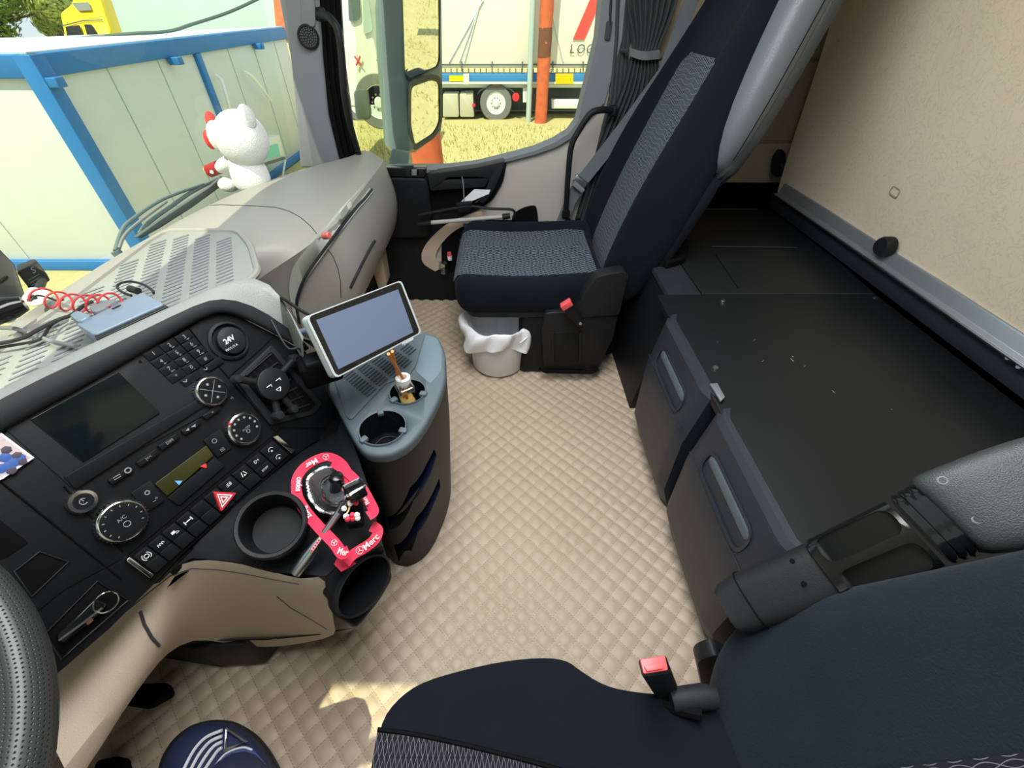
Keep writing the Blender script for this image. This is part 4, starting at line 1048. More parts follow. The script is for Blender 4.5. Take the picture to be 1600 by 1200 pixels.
# centre air vent
vo = [(368, 592), (425, 538), (505, 632), (490, 648), (424, 665)]
vc = MB().prism(rpoly(A.many(vo, .004), .006), -An * .008).build('centre_vent', 'panel_grey', st, bevel=.002)
MB().prism(rpoly(A.many([(380, 590), (424, 549), (494, 632), (484, 641), (430, 652)], .0055), .005), -An * .003).build('vent_opening', 'deep_black', vc)
b = MB()
for k in range(7):
    t_ = k / 6; p0 = A(lerp(384, 434, t_), lerp(587, 648, t_), .007); p1 = A(lerp(424, 484, t_), lerp(553, 632, t_), .007)
    b.tube([p0, p1], .0016, 5)
b.build('vent_slat', 'panel_grey', vc)
b = MB()
for k in range(5):
    t_ = (k + .6) / 5.4; p0 = A(lerp(386, 425, t_), lerp(592, 553, t_), .005); p1 = A(lerp(430, 488, t_), lerp(650, 634, t_), .005); b.tube([p0, p1], .0012, 5)
b.build('vent_vane', 'black_plastic', vc)
MB().prism(rrect(A(474, 577, .007), A.a, A.b, .010, .020, .003), -An * .004).build('vent_wheel', 'deep_black', vc)
MB().prism(rrect(A(473, 575, .008), A.a, A.b, .006, .004, .001), -An * .002).build('vent_mark', 'white_print', vc)

# phone holder clipped in the vent
ph = thing('phone_holder', 'round black phone holder with smiling face print, clipped into the centre air vent', 'phone holder', A(426, 601, .01))
c = A(427, 600, .035)
MB().lathe([(.0285, -.006), (.0298, 0), (.0295, .003), (.027, .0045), (0, .0045)], c, An, 40).build('disc', 'black_plastic', ph)
b = MB(); c2 = c + An * .0052
for s_, du in ((-1, 0), (1, 0)):
    p = c2 + A.a * .0105 * s_ - A.b * .003; b.tube([p - A.a * .006, p + A.a * .004], .0008, 4); b.tube([p + A.a * .003, p + A.a * .003 + A.b * .004], .0007, 4)
m_ = c2 + A.b * .010; b.tube(curve([m_ - A.a * .005, m_ + A.b * .006 , m_ + A.a * .005], 5) , .0007, 4); b.tube([m_ - A.a * .005, m_ + A.a * .005], .0007, 4)
b.build('smile_print', 'white_print', ph)
for (u, v), r_, ce in (((372, 592), .008, .030), ((462, 560), .009, .034), ((437, 649), .0095, .036), ((460, 639), .0085, .034)):
    e = A(u, v, .03); m_ = (c + e) / 2 - An * .006
    MB().tube(curve([c - An * .006, m_, e - An * .004], 5), [.011] + [.0065] * 9 + [.007], 10).build('arm', 'black_plastic', ph)
    MB().lathe([(r_, -.012), (r_, 0), (r_ * .8, .003), (0, .004)], e, An, 20).build('clamp_tip', 'panel_grey', ph)
MB().tube([c - An * .005, A(430, 603, .004)], .009, 12).build('clip', 'black_plastic', ph)

# instrument side, lower left: two open slots, card slot
quad([(-40, 800), (0, 812), (45, 848), (10, 872), (-40, 880)], 'storage_slot', 'deep_black', .001, .003)
quad([(22, 893), (62, 862), (107, 878), (50, 932)], 'storage_slot', 'deep_black', .001, .003)
MB().tube(A.many([(22, 893), (62, 862), (107, 878), (50, 932)], .002), .0012, 5, closed=True).build('slot_edge', 'panel_grey', st)
quad([(70, 990), (152, 908), (200, 938), (120, 1012), (95, 1030)], 'key_recess', 'deep_black', .0015, .003)
MB().tube(A.many([(70, 990), (152, 908), (200, 938), (118, 1010), (96, 1030)], .003), .0013, 5, closed=True).build('recess_edge', 'black_plastic', st)
# sticker: generic picture card
sc_ = thing('sticker_card', 'small square picture card with white border stuck left of the radio', 'sticker', A(15, 712, .006))
MB().prism(A.many([(-70, 690), (2, 676), (54, 715), (5, 748), (-50, 770)], .006), -An * .002).build('card', 'stripe_white', sc_)
MB().prism(A.many([(-66, 694), (2, 681), (48, 715), (5, 742), (-46, 764)], .0065), -An * .001).build('picture', mat('card_pic', (.62, .52, .52), .4, var=.3, vscale=90), sc_)
b = MB()
for k, (u, v) in enumerate(((8, 715), (22, 722), (14, 728), (2, 732), (30, 716))): b.lathe([(.006, 0), (.004, .0004), (0, .0005)], A(u, v, .0068), An, 7)
b.build('picture_shape', mat('card_blue', (.05, .12, .4), .5), sc_)
b = MB()
for k, (u, v) in enumerate(((10, 703), (27, 712), (34, 721), (18, 735))): b.lathe([(.005, 0), (.003, .0004), (0, .0005)], A(u, v, .0069), An, 6)
b.build('picture_shape', mat('card_dark', (.08, .06, .09), .5), sc_)
# key fob in its recess
kf = thing('key_fob', 'dark key fob with a chrome ring lying in the recess below the switches', 'key', A(130, 970, .01))
MB().prism(rpoly(A.many([(88, 996), (150, 935), (168, 943), (160, 955), (100, 1006)], .012), .004), -An * .010).build('fob_body', 'gloss_black', kf, bevel=.002)
MB().tube(A.many([(92, 1001), (128, 975), (160, 950)], .0135), .0015, 6).build('key_blade', 'brushed', kf)
MB().prism(rpoly(A.many([(134, 971), (144, 965), (146, 970), (137, 977)], .0138), .001), -An * .002).build('key_tip', mat('copper', (.45, .2, .1), .3, metal=.8), kf)
for dz in (.012, .015): MB().tube(ring(A(166, 941, dz), .0125, A.a, A.b, 28), .0011, 6, closed=True).build('ring', 'chrome', kf)

# ------------------------------------------------------------------ lower shelf with cup holder and selector
SZ = .462
sh = [(243, 912), (350, 800), (462, 712), (523, 672), (545, 700), (596, 850), (560, 868), (515, 895), (470, 905), (430, 893), (360, 876), (300, 872), (262, 890)]
lw = thing('lower_console', 'black lower console shelf with beige padded side below the centre stack', 'console', (.45, .4, 0))
inn = [A(243, 912, -.004), A(300, 852, -.004), A(350, 800, -.004), A(405, 755, -.004), A(462, 712, -.004), A(523, 672, -.004), A(540, 655, -.02)]
outr = [at(u, v, z=SZ) for u, v in ((262, 892), (300, 872), (362, 877), (430, 894), (508, 900), (597, 852), (575, 760))]
mdl = [a.lerp(c, .18) for a, c in zip(inn, outr)]; mdl = [V((p.x, p.y, SZ)) for p in mdl]
MB().rows([[p + V((0, .03, .0)) for p in inn], inn, mdl, outr, [p - V((0, 0, .02)) for p in outr], [p - V((0, 0, .02)) for p in mdl]]).build('shelf', 'panel_black', lw, ang=40, fix=True)
MB().prism([at(u, v, z=SZ - .025) for u, v in ((478, 590), (520, 575), (556, 700), (574, 760), (500, 760), (470, 740), (500, 690))], (0, 0, -.25)).build('side_filler', 'deep_black', lw)
# beige wall facing the driver
def Z(u, v, z): return at(u, v, z=z)
t0 = [(90, 1032, .43), (150, 985, .43), (200, 945, .435), (243, 912, .45), (262, 892, .46), (300, 872, .46), (360, 877, .46), (430, 893, .46), (470, 908, .46), (515, 897, .455)]
t1 = [(92, 1038, .42), (152, 991, .42), (202, 951, .425), (246, 919, .435), (266, 901, .445), (303, 884, .445), (360, 888, .445), (430, 903, .445), (470, 920, .44), (512, 910, .44)]
t2 = [(60, 1120, .40), (150, 1065, .40), (215, 1010, .40), (255, 965, .40), (280, 940, .39), (320, 930, .36), (370, 935, .34), (430, 940, .33), (480, 950, .33), (520, 950, .35)]
t3 = [(105, 1215, .38), (180, 1110, .37), (235, 1040, .36), (262, 1010, .34), (290, 990, .28), (330, 965, .25), (380, 975, .22), (430, 985, .20), (480, 985, .20), (520, 975, .24)]
t4 = [(125, 1225, .34), (190, 1112, .34), (240, 1045, .33), (258, 1022, .30), (300, 996, .20), (345, 1004, .14), (390, 1010, .10), (430, 1012, .08), (485, 1003, .09), (530, 993, .13)]
MB().rows([[Z(*p) for p in r_] for r_ in (t0, t1, t2, t3, t4)]).build('padded_side', 'low_beige', lw, subd=1, ang=70)
psd = [o for o in lw.children if o.name.startswith('padded_side')][0]
seam_on(psd, [(95, 1040), (150, 995), (200, 953), (240, 920), (266, 900), (300, 888), (340, 890), (380, 896), (430, 906), (475, 914)], .0009, 'stitched_seam', 'leather_dark', lw)
seam_on(psd, [(219, 955), (225, 975), (237, 996), (251, 1012)], .0025, 'panel_gap', 'leather_dark', lw)
seam_on(psd, [(433, 932), (455, 950), (490, 970), (515, 986)], .0012, 'panel_gap', 'leather_dark', lw)
MB().prism(rpoly([Z(u, v, .02) for u, v in ((236, 1020), (300, 985), (400, 970), (520, 975), (437, 1010), (415, 1036), (345, 1040))], .01), (0, 0, .12)).build('tunnel_base', 'black_plastic', lw, bevel=.01)
MB().rows([[Z(u, v, .16) for u, v in ((244, 1010), (270, 1008), (310, 1002), (420, 1000), (500, 992))], [Z(u, v, .012) for u, v in ((238, 1025), (345, 1042), (437, 1010), (520, 985), (560, 980))]]).build('inner_wall', 'panel_black', lw)
# block with the lower cup holder at its end
cN = V((-.45, -.70, .40)).normalized(); cO = Z(567, 913, .42)
cP = Plane(cO, cN.cross(V((0, 0, 1))), cN.cross(cN.cross(V((0, 0, 1)))))
blk_t = [(545, 866), (598, 850), (614, 903), (592, 940), (557, 984), (520, 962), (508, 905)]
bfp = rpoly(cP.many(blk_t, 0), .01)
MB().loftpoly(bfp, [p + (p - CAM).normalized() * .10 + V((.01, .01, 0)) for p in bfp]).build('end_block', 'panel_black', lw, bevel=.006)
co = cP(567, 913, .004)
ax1 = (cP(600, 868, .004) - cP(534, 957, .004)); L1 = ax1.length / 2 * .98; ax1.normalize()
ax2 = cP(590, 930, .004) - cP(544, 896, .004); L2 = ax2.length / 2; ax2.normalize()
def ell(k, off): return [co + cP.n * off + ax1 * math.cos(2 * PI * i / 40) * L1 * k + ax2 * math.sin(2 * PI * i / 40) * L2 * k for i in range(40)]
hl = MB().rows([ell(1.08, -.004), ell(1.06, .006), ell(1.0, .007), ell(.98, .0)], close=True).build('cup_holder', 'black_plastic', lw)

# big cup ring
ch = thing('cup_holder', 'round black cup holder in the console shelf left of the gear selector', 'cup holder', at(422, 822, z=SZ))
cc_ = at(423, 818, z=.535); axn = V((-.34, -.28, .90)).normalized()
dR = (cc_ - CAM).dot(cF) / FPX * .90
MB().lathe([(dR * 52, -.085), (dR * 56, -.030), (dR * 58, -.015), (dR * 58, -.004), (dR * 55.5, .0), (dR * 50, -.001), (dR * 48, -.006), (dR * 44, -.058)], cc_, axn, 48, cap=False).build('ring', 'black_plastic', ch)
MB().lathe([(dR * 48, -.006), (dR * 46, -.030), (dR * 42, -.060), (0, -.060)], cc_, axn, 40, cap=False).build('inner_cup', 'panel_black', ch)
MB().tube(curve([at(378, 868, z=.45), at(420, 888, z=.45), at(455, 868, z=.45)], 6), .006, 6).build('ring_foot', 'low_beige', ch)

# gear selector with gaiter
gs = thing('gear_selector', 'leather gaiter with white stitching and chrome framed selector', 'gear selector', at(520, 760, z=SZ))
gp = lambda u, v, z: at(u, v, z=z)
go = [(472, 745), (500, 725), (530, 723), (546, 745), (552, 790), (530, 808), (500, 806), (480, 785)]
def ringz(z, k, dx=0, dy=0):
    cu, cv = 512, 765
    return rpoly([gp(cu + (u - cu) * k + dx, cv + (v - cv) * k + dy, z) for u, v in go], .02, 3)
MB().rows([ringz(.462, 1.05), ringz(.482, 1.0), ringz(.497, .93)], close=True).build('gaiter_base', 'leather_dark', gs)
MB().rows([ringz(.497, .93), ringz(.512, .78, 3), ringz(.520, .70, 5), ringz(.526, .55, 8), ringz(.528, .1, 10)], close=True, cap=True).build('gaiter', 'leather_dark', gs)
b = MB(); rr = ringz(.506, .86, 1); N = len(rr)
b.tube(rr, .0010, 5, closed=True)
for i in range(N):
    p, q = rr[i], rr[(i + 1) % N]
    for k in range(3):
        m_ = p.lerp(q, k / 3); b.box(m_, (.0055, .0022, .004), Matrix.Rotation(i * .7, 3, 'Z'))
b.build('stitching', 'pipe_white', gs)
for k_, z_ in ((.60, .527), (.48, .532)):
    MB().tube(ringz(z_, k_, 10), .0016, 6, closed=True).build('chrome_frame', 'chrome', gs)
MB().lathe([(.010, 0), (.009, .02), (.012, .026), (.010, .032), (0, .034)], gp(525, 765, .525), V((.15, -.25, 1)), 16).build('selector_knob', 'gloss_black', gs)
# chrome headed rod (handle) with a small ornament and key lying across
rod = thing('pen', 'slim silver pen-shaped stick with small red print leaning over the shelf edge', 'pen', gp(500, 830, .49))
P0, P1 = gp(553, 768, .56), gp(462, 895, .475)
mid_ = [P0.lerp(P1, t_) for t_ in (0.12, .35, .55, .62, .8, 1)]
MB().tube(mid_, [.0055, .0055, .0045, .006, .0095, .008], 12).build('shaft', 'brushed', rod)
b = MB(); xd = (P0 - P1).normalized(); vv_ = (CAM - P1).normalized(); sd__ = xd.cross(vv_).normalized()
b.box(P1.lerp(P0, .27) + vv_ * .0078, (.046, .0042, .001), Matrix((xd, sd__, xd.cross(sd__))).transposed())
b.build('label_strip', 'ribbon_print', rod)
for k in range(9): MB().box(P1.lerp(P0, .27) + xd * (k * .0045 - .018) + vv_ * .0086, (.0026, .0026, .0008), Matrix((xd, sd__, xd.cross(sd__))).transposed()).build('red_print', 'red_plastic', rod)
ck = thing('chrome_key', 'square chrome-framed dark key head hanging over the selector', 'key', gp(555, 765, .575))
kc = gp(556, 768, .578); R_ = Matrix.Rotation(math.radians(35), 3, 'Z') @ Matrix.Rotation(math.radians(25), 3, 'Y')
MB().box(kc, (.030, .026, .016), R_).build('key_head', 'gloss_black', ck, bevel=.003)
MB().tube(rrect(kc + R_ @ V((0, 0, .008)), R_ @ V((1, 0, 0)), R_ @ V((0, 1, 0)), .030, .026, .004), .0026, 6, closed=True).build('chrome_frame', 'chrome', ck)
MB().tube([kc + V((-.01, .01, -.004)), kc + V((-.022, .022, -.02))], .0035, 8).build('key_neck', 'chrome', ck)
MB().prism(rrect(gp(553, 800, .54), (1, .3, 0), (-.3, 1, .2), .040, .024, .006), V((0, 0, -.014))).build('key_fob', 'deep_black', ck, bevel=.003)
tg = thing('key_charm', 'small white and red beaded charm hanging from the chrome key', 'charm', gp(550, 795, .56))
random.seed(5)
for k in range(11):
    u, v = 545 + random.uniform(-8, 14), 790 + random.uniform(-12, 24)
    MB().ball(gp(u, v, .566 + random.uniform(0, .006)), .0042, 8).build('bead', 'pipe_white' if k % 3 else 'ribbon_red', tg)
MB().tube(curve([gp(541, 778, .572), gp(546, 792, .566), gp(541, 804, .565)], 4), .0014, 5).build('string', 'gold', tg)
# red lanyard ribbon
ly = thing('lanyard', 'red ribbon lanyard with white lettering looped around the gear selector', 'lanyard', gp(500, 800, .48))
path = [(548, 760), (543, 740), (532, 723), (515, 714), (497, 717), (476, 730), (464, 748), (464, 772), (475, 795), (497, 822), (522, 848), (535, 865), (545, 860)]
path2 = [(540, 880), (552, 866), (572, 854), (586, 842), (590, 828), (580, 822)]
path3 = [(520, 722), (545, 740), (565, 762), (578, 785), (584, 800), (575, 806)]
def ribbon(P, zf, wdt, nm, tilt=None):
    pts = curve([gp(u, v, zf(i / (len(P) - 1))) for i, (u, v) in enumerate(P)], 6); rows = []
    for i, p in enumerate(pts):
        t_ = (pts[min(i + 1, len(pts) - 1)] - pts[max(i - 1, 0)]).normalized()
        vd = (CAM - p).normalized(); f_ = i / (len(pts) - 1)
        up = V((0, 0, 1)); nrm = (vd * .75 + up * .25 + V((.25 * math.sin(f_ * 9), .25 * math.cos(f_ * 7), 0))).normalized()
        s_ = t_.cross(nrm).normalized() * wdt / 2
        rows.append([p - s_, p + s_, p + s_ - nrm * .0012, p - s_ - nrm * .0012])
    return MB().rows(rows, close=True).build(nm, 'ribbon_red', ly, ang=50), pts
r1_, pts1 = ribbon(path, lambda t_: .535 - .02 * math.sin(t_ * 3), .0155, 'ribbon_loop')
r2_, pts2 = ribbon(path2, lambda t_: .50 + .02 * t_, .0155, 'ribbon_tail')
r3_, pts3 = ribbon(path3, lambda t_: .530 + .02 * t_, .0150, 'ribbon_side')
MB().prism([gp(u, v, .49) for u, v in ((528, 868), (545, 873), (556, 880), (533, 893), (522, 882))], (0, 0, -.002)).build('ribbon_end', 'ribbon_red', ly)
def onrib(s, pts, i, j, size=.0125, flip=1):
    b = MB(); a_, c_ = pts[i], pts[j]; xd = (c_ - a_).normalized() * flip; p = (a_ + c_) / 2; vd = (CAM - p).normalized()
    b.text(s, p + vd * .0030, xd, vd.cross(xd), size, thick=.0003); return b
def star(pts, i, R=.0052):
    p = pts[i]; vd = (CAM - p).normalized(); x_ = (pts[i + 1] - p).normalized(); y_ = vd.cross(x_); c0 = p + vd * .0030; b = MB()
    b.tube(ring(c0, R, x_, y_, 20), .0005, 4, closed=True)
    for k in range(3):
        an = PI / 2 + k * 2 * PI / 3; b.tube([c0, c0 + (x_ * math.cos(an) + y_ * math.sin(an)) * R], [.0008, .0003], 4)
    return b
for s, pts, i, j in (('Mer', pts1, 24, 30), ('cedes', pts1, 33, 43), ('Benz', pts1, 45, 53), ('Mer', pts1, 64, 69), ('Merc', pts2, 12, 19)):
    onrib(s, pts, i, j).build('lettering', 'ribbon_print', ly, smooth=False)
onrib('Mercedes-Benz', pts3, 7, 25, .0085, -1).build('lettering', 'ribbon_print', ly, smooth=False)
for pts, i in ((pts1, 20), (pts1, 60), (pts2, 9)): star(pts, i).build('star_emblem', 'ribbon_print', ly)

# ================================================================== SIDE TABLE with drawers
CZ = .50
tb = thing('console_table', 'slate topped side console with ribbed mat, cup wells and open shelves', 'console', (.65, .25, 0))
ol = [(508, 600), (530, 570), (660, 515), (684, 524), (696, 548), (697, 590), (686, 625), (662, 668), (640, 695), (605, 712), (572, 710), (556, 693), (540, 665)]
topo = rpoly([Z(u, v, CZ) for u, v in ol], .03, 3)
MB().prism(topo, (0, 0, -.028)).build('table_top', 'slate_plastic', tb, bevel=.008, seg=3)
cm = sum(topo, V()) / len(topo)
body_t = [cm + (p - cm) * .985 - V((0, 0, .026)) for p in topo]
body_m = [cm + (p - cm) * 1.03 - V((0, 0, .20)) for p in topo]
body_b = [V((p.x + .03, p.y + .035, 0.0)) for p in body_m]
body_m = [V((p.x + .012, p.y + .012, p.z)) for p in body_m]
MB().rows([body_t, body_m, body_b], close=True, cap=True).build('body', 'black_plastic', tb, ang=50)
# raised mat area with slots
mo = [(522, 592), (545, 566), (648, 528), (664, 522), (650, 570), (640, 585), (600, 600), (548, 656), (540, 650)]
MB().prism(rpoly([Z(u, v, CZ + .004) for u, v in mo], .008), (0, 0, -.006)).build('ribbed_mat', 'slate_plastic', tb, bevel=.0015)
b = MB(); small = [Z(u, v, CZ + .0045) for u, v in mo]; cs = sum(small, V()) / len(small); small = [cs + (p - cs) * .90 for p in small]
e1_ = (Z(640, 530, CZ) - Z(530, 590, CZ)).normalized(); e2_ = V((e1_.y, -e1_.x, 0)); o_ = Z(530, 590, CZ + .0045)
e3_ = (e1_ * .45 + e2_ * .9).normalized()
for i in range(8):
    for j in range(-14, 26):
        a_ = o_ + e1_ * (i * .036 + .006) + e2_ * (j * .0095) ; c_ = a_ + e1_ * .026 - e2_ * .006
        if inside(a_, small) and inside(c_, small): b.tube([a_, c_], .0020, 5)
b.build('mat_slot', mat('slot_dark', (.03, .045, .055), .6), tb)
MB().prism(rpoly([Z(u, v, CZ + .001) for u, v in ((664, 523), (683, 528), (691, 548), (690, 580), (672, 600), (648, 578))], .008), (0, 0, -.003)).build('lid', mat('slate_light', (.12, .17, .20), .45, bump=.2, bscale=900), tb, bevel=.001)
# two deep cup wells
tt = [o for o in tb.children if o.name.startswith('table_top')][0]; tbody = [o for o in tb.children if o.name.startswith('body')][0]
tmat = [o for o in tb.children if o.name.startswith('ribbed_mat')][0]; tlid = [o for o in tb.children if o.name.startswith('lid')][0]
def well(u, v, R, depth):
    c = Z(u, v, CZ)
    for ob in (tt, tbody, tmat, tlid): cut(ob, MB().lathe([(R, -depth), (R, .02)], c, (0, 0, 1), 40))
    w_ = MB().lathe([(R * 1.07, .001), (R * 1.05, .004), (R * .99, .003), (R * .97, -.01), (R * .90, -depth + .004), (0, -depth + .004)], c, (0, 0, 1), 40, cap=False).build('cup_well', 'gloss_black', tb)
    MB().lathe([(R * 1.08, 0), (R * 1.06, .0045), (R * 1.0, .0035), (R * .985, -.002)], c, (0, 0, 1), 40, cap=False).build('well_rim', 'slate_plastic', w_)
    for an in (.3, 2.4, 4.5):
        b = MB(); b.box(c + V((math.cos(an) * R * .97, math.sin(an) * R * .97, .002)), (.015, .012, .009), Matrix.Rotation(an, 3, 'Z')); b.build('grip_tab', 'slate_plastic', w_, bevel=.002)
    b = MB(); b.tube(ring(c + V((0, 0, -depth + .006)), R * .6, (1, 0, 0), (0, 1, 0), 28), .0015, 5, closed=True); b.build('cup_ridge', 'panel_grey', w_)
    return c
wl1 = well(598, 669, .043, .060)
wl2 = well(637, 613, .036, .055)
# shelf openings on the side toward the seats
for k, q_ in enumerate(([(600, 806), (640, 762), (668, 722), (678, 702), (682, 712), (672, 742), (645, 783), (604, 826)], [(611, 850), (650, 808), (676, 770), (686, 748), (688, 762), (676, 792), (652, 832), (613, 876)])):
    P_ = [hit(tbody, u, v) for u, v in q_]
    if None in P_: print('slot miss', k, P_); continue
    cut(tbody, MB().loftpoly([p + V((-.010, -.02, 0)) for p in P_], [p + V((.03, .05, 0)) for p in P_]))
    MB().rows([[p + V((.029, .048, 0)) for p in P_], [p + V((.0005, .001, 0)) for p in P_]], close=True).poly([p + V((.028, .046, 0)) for p in P_]).build('shelf_opening', mat('shelf_bluelit%d' % k, (.006, .014, .045), .3), tb, ang=50)  # bluish light inside the openings is put into this colour
# lower cup holder in the end block and cup in the shelf: real holes
blk = [o for o in lw.children if o.name.startswith('end_block')][0]; shf = [o for o in lw.children if o.name.startswith('shelf')][0]
dn = (-cP.n).normalized()
for ob in (blk,): cut(ob, MB().loftpoly(ell(.96, .03), [p + dn * .07 for p in ell(.9, 0)]))
MB().rows([ell(.97, .003), [p + dn * .035 for p in ell(.93, 0)], [p + dn * .066 for p in ell(.85, 0)], [p + dn * .067 for p in ell(.02, 0)]], close=True, cap=False).build('cup_well', 'panel_black', hl)


# reed diffuser in the far well
df = thing('reed_diffuser', 'small square glass diffuser bottle with two orange sticks in the far cup well', 'diffuser', wl2 + V((0, 0, -.05)))
bR = Matrix.Rotation(.5, 3, 'Z')
wb = wl2 + V((-.002, .003, -.045))
MB().box(wb + V((0, 0, .034)), (.036, .036, .066), bR).build('bottle', 'bottle_glass', df, bevel=.006, seg=3)
MB().box(wb + V((0, 0, .016)), (.030, .030, .026), bR).build('liquid', 'oil', df, bevel=.003)
MB().lathe([(.009, .066), (.009, .076), (.0145, .077), (.0150, .088), (.013, .090), (.009, .090), (.008, .08)], wb, (0, 0, 1), 24, cap=False).build('neck', 'pipe_white', df)
top_ = at(612, 545, z=.665)
for k, (dx, dy) in enumerate(((0, 0), (.004, .006))):
    MB().tube([wb + V((dx, dy, .01)), wb + V((dx * 2, dy * 2, .085)), at(607 + k * 6, 553 - k * 4, z=.66)], .0030, 8).build('stick', 'stick_orange', df)

# ------------------------------------------------------------------ satnav
So, Sa, Sb = V((.573, .315, .724)), V((.893, -.488, -.202)), V((-.387, -.317, -.822))
G = Plane(So, Sa, Sb)
gn = G.n
gps = thing('satnav', 'wide tablet satnav with silver frame and pale blue screen above the side console', 'satnav', G(566, 516))
go_ = [(477, 494), (622, 437), (629, 441), (658, 516), (654, 524), (526, 592), (519, 588), (480, 500)]
MB().prism(rpoly(G.many([(476, 495), (626, 438), (658, 520), (523, 592)], 0), .010, 5), -gn * .016).build('back_shell', mat('silver_shell', (.40, .44, .44), .4), gps, bevel=.004, seg=3)
ou = rpoly(G.many([(476, 495), (626, 438), (658, 520), (523, 592)], .0015), .010, 5); ic_ = sum(ou, V()) / len(ou)
MB().rows([ou, [p + gn * .002 for p in ou], [ic_ + (p - ic_) * .965 + gn * .002 for p in ou], [ic_ + (p - ic_) * .965 for p in ou]], close=True).build('silver_rim', mat('silver_paint', (.42, .46, .46), .35), gps)
MB().prism([ic_ + (p - ic_) * .966 + gn * .001 for p in ou], -gn * .004).build('bezel', 'gloss_black', gps)
MB().prism(G.many([(494, 500), (622, 452), (646, 519), (529, 577)], .0030), -gn * .002).build('display', 'screen', gps)
b = MB(); b.text('Pyramdon', G(637, 533, .0032), G.a, -G.b, .0085, thick=.0001); b.build('bezel_print', 'white_print', gps, smooth=False)
hb = G(500, 540, -.02)
MB().tube([hb, at(478, 525, d=.86), at(462, 512, d=.92)], .010, 10).build('mount_arm', 'gloss_black', gps)
MB().tube([at(486, 516, d=.84), at(462, 522, d=.88)], .008, 10).build('lever', 'device_grey', gps, bevel=0)
MB().box(at(500, 575, d=.80), (.05, .07, .05), Matrix.Rotation(.5, 3, 'Z')).build('mount_base', 'deep_black', gps, bevel=.006)
MB().box(at(497, 562, d=.78), (.035, .05, .018), Matrix.Rotation(.5, 3, 'Z')).build('mount_clamp', 'panel_black', gps, bevel=.005)
tag(MB().tube(curve([at(420, 455, d=.90), at(445, 468, d=.90), at(470, 485, d=.88), at(500, 500, d=.83)], 6), .0035, 8).build('power_cable', 'cable_black'), 'black cable running from the console hood behind the satnav', 'cable')
tag(MB().tube(curve([at(424, 500, d=.78), at(440, 530, d=.77), at(452, 545, d=.76), at(468, 545, d=.77), at(476, 562, d=.80)], 6), .0020, 6).build('thin_cable', 'cable_black'), 'thin black cable looping beside the phone holder', 'cable')

# ------------------------------------------------------------------ things on the dashboard
dv_ = thing('adapter_box', 'slate blue adapter box lying on the tray mat', 'adapter', TP(180, 490))
tz = TZ + .045
q_ = [(118, 506), (222, 456), (256, 474), (146, 523)]
MB().prism(rpoly([at(u, v, z=tz) for u, v in q_], .006), (0, 0, -.026)).build('casing', 'device_grey', dv_, bevel=.004)
MB().prism([at(u, v, z=tz - .003) + V((-.001, -.001, 0)) for u, v in ((146, 523), (256, 474), (262, 478), (150, 530))], (0, 0, -.018)).build('front_face', 'gloss_black', dv_, bevel=.001)
MB().prism(rrect(at(182, 480, z=tz + .001), (Z(222, 456, tz) - Z(118, 506, tz)), (0.3, -1, 0), .012, .004, .001), (0, 0, .001)).build('port', 'gloss_black', dv_)
MB().prism(rpoly([at(u, v, z=tz + .004) for u, v in ((107, 492), (120, 484), (142, 492), (122, 503))], .008), (0, 0, -.022)).build('clamp_foot', 'device_grey', dv_, bevel=.004)
MB().prism(rpoly([at(u, v, z=tz + .002) for u, v in ((137, 480), (150, 470), (184, 466), (160, 482), (145, 488))], .008), (0, 0, -.020)).build('plug_block', 'cable_grey', dv_, bevel=.003)
def cab(lbl, P, r, m, zf=lambda t_: TZ + .008, nm='cable'):
    return tag(MB().tube(curve([at(u, v, z=zf(i / (len(P) - 1))) for i, (u, v) in enumerate(P)], 6), r, 8).build(nm, m), lbl, 'cable')
cab('black cable looping above the adapter box and ending in a small plug', [(205, 462), (190, 456), (183, 448), (190, 442), (206, 440), (225, 445), (238, 454), (240, 458)], .0022, 'cable_black', lambda t_: TZ + .035)
tag(MB().tube([at(203, 451, z=.73), at(216, 455, z=.73)], .006, 10).build('cable_plug', 'cable_black'), 'small dark plug lying beside the adapter box', 'plug')
cab('black cable running from the left edge over the tray to the adapter box', [(-20, 540), (30, 530), (60, 515), (90, 500), (112, 492), (130, 478), (145, 471)], .0032, 'cable_black', lambda t_: TZ + .02)
cab('thin black cable crossing the tray mat below the thick one', [(-20, 546), (40, 536), (65, 528), (80, 508), (104, 494)], .0024, 'cable_black', lambda t_: TZ + .012)
cab('grey cable crossing the tray mat from the left edge', [(-20, 512), (20, 513), (52, 522), (80, 533), (118, 541)], .0034, 'cable_grey', lambda t_: TZ + .01)
# coiled red cable
co_ = [at(lerp(60, 183, i / 240), lerp(463, 470, i / 240), z=.735) + V((0, .0, 0)) for i in range(241)]
b = MB(); ax = (co_[-1] - co_[0]).normalized(); s1_ = ax.cross(V((0, 0, 1))).normalized(); s2_ = V((0, 0, 1))
b.tube([p + (s1_ * math.cos(i * 2 * PI / 40) * .016 + s2_ * math.sin(i * 2 * PI / 40) * .014) + V((0, 0, -.01 * math.sin(PI * i / 240))) for i, p in enumerate(co_)], .0017, 6)
tag(b.build('coiled_cable', 'cable_red'), 'red coiled cable stretching across the front of the tray', 'cable')
b = MB(); b.tube(curve([at(48, 470, z=.72), at(58, 462, z=.74), at(75, 465, z=.71), at(90, 470, z=.71), at(100, 468, z=.71)], 6), .0018, 6)
tag(b.build('thin_cable', 'cable_black'), 'short thin dark wire beside the red coiled cable', 'cable')
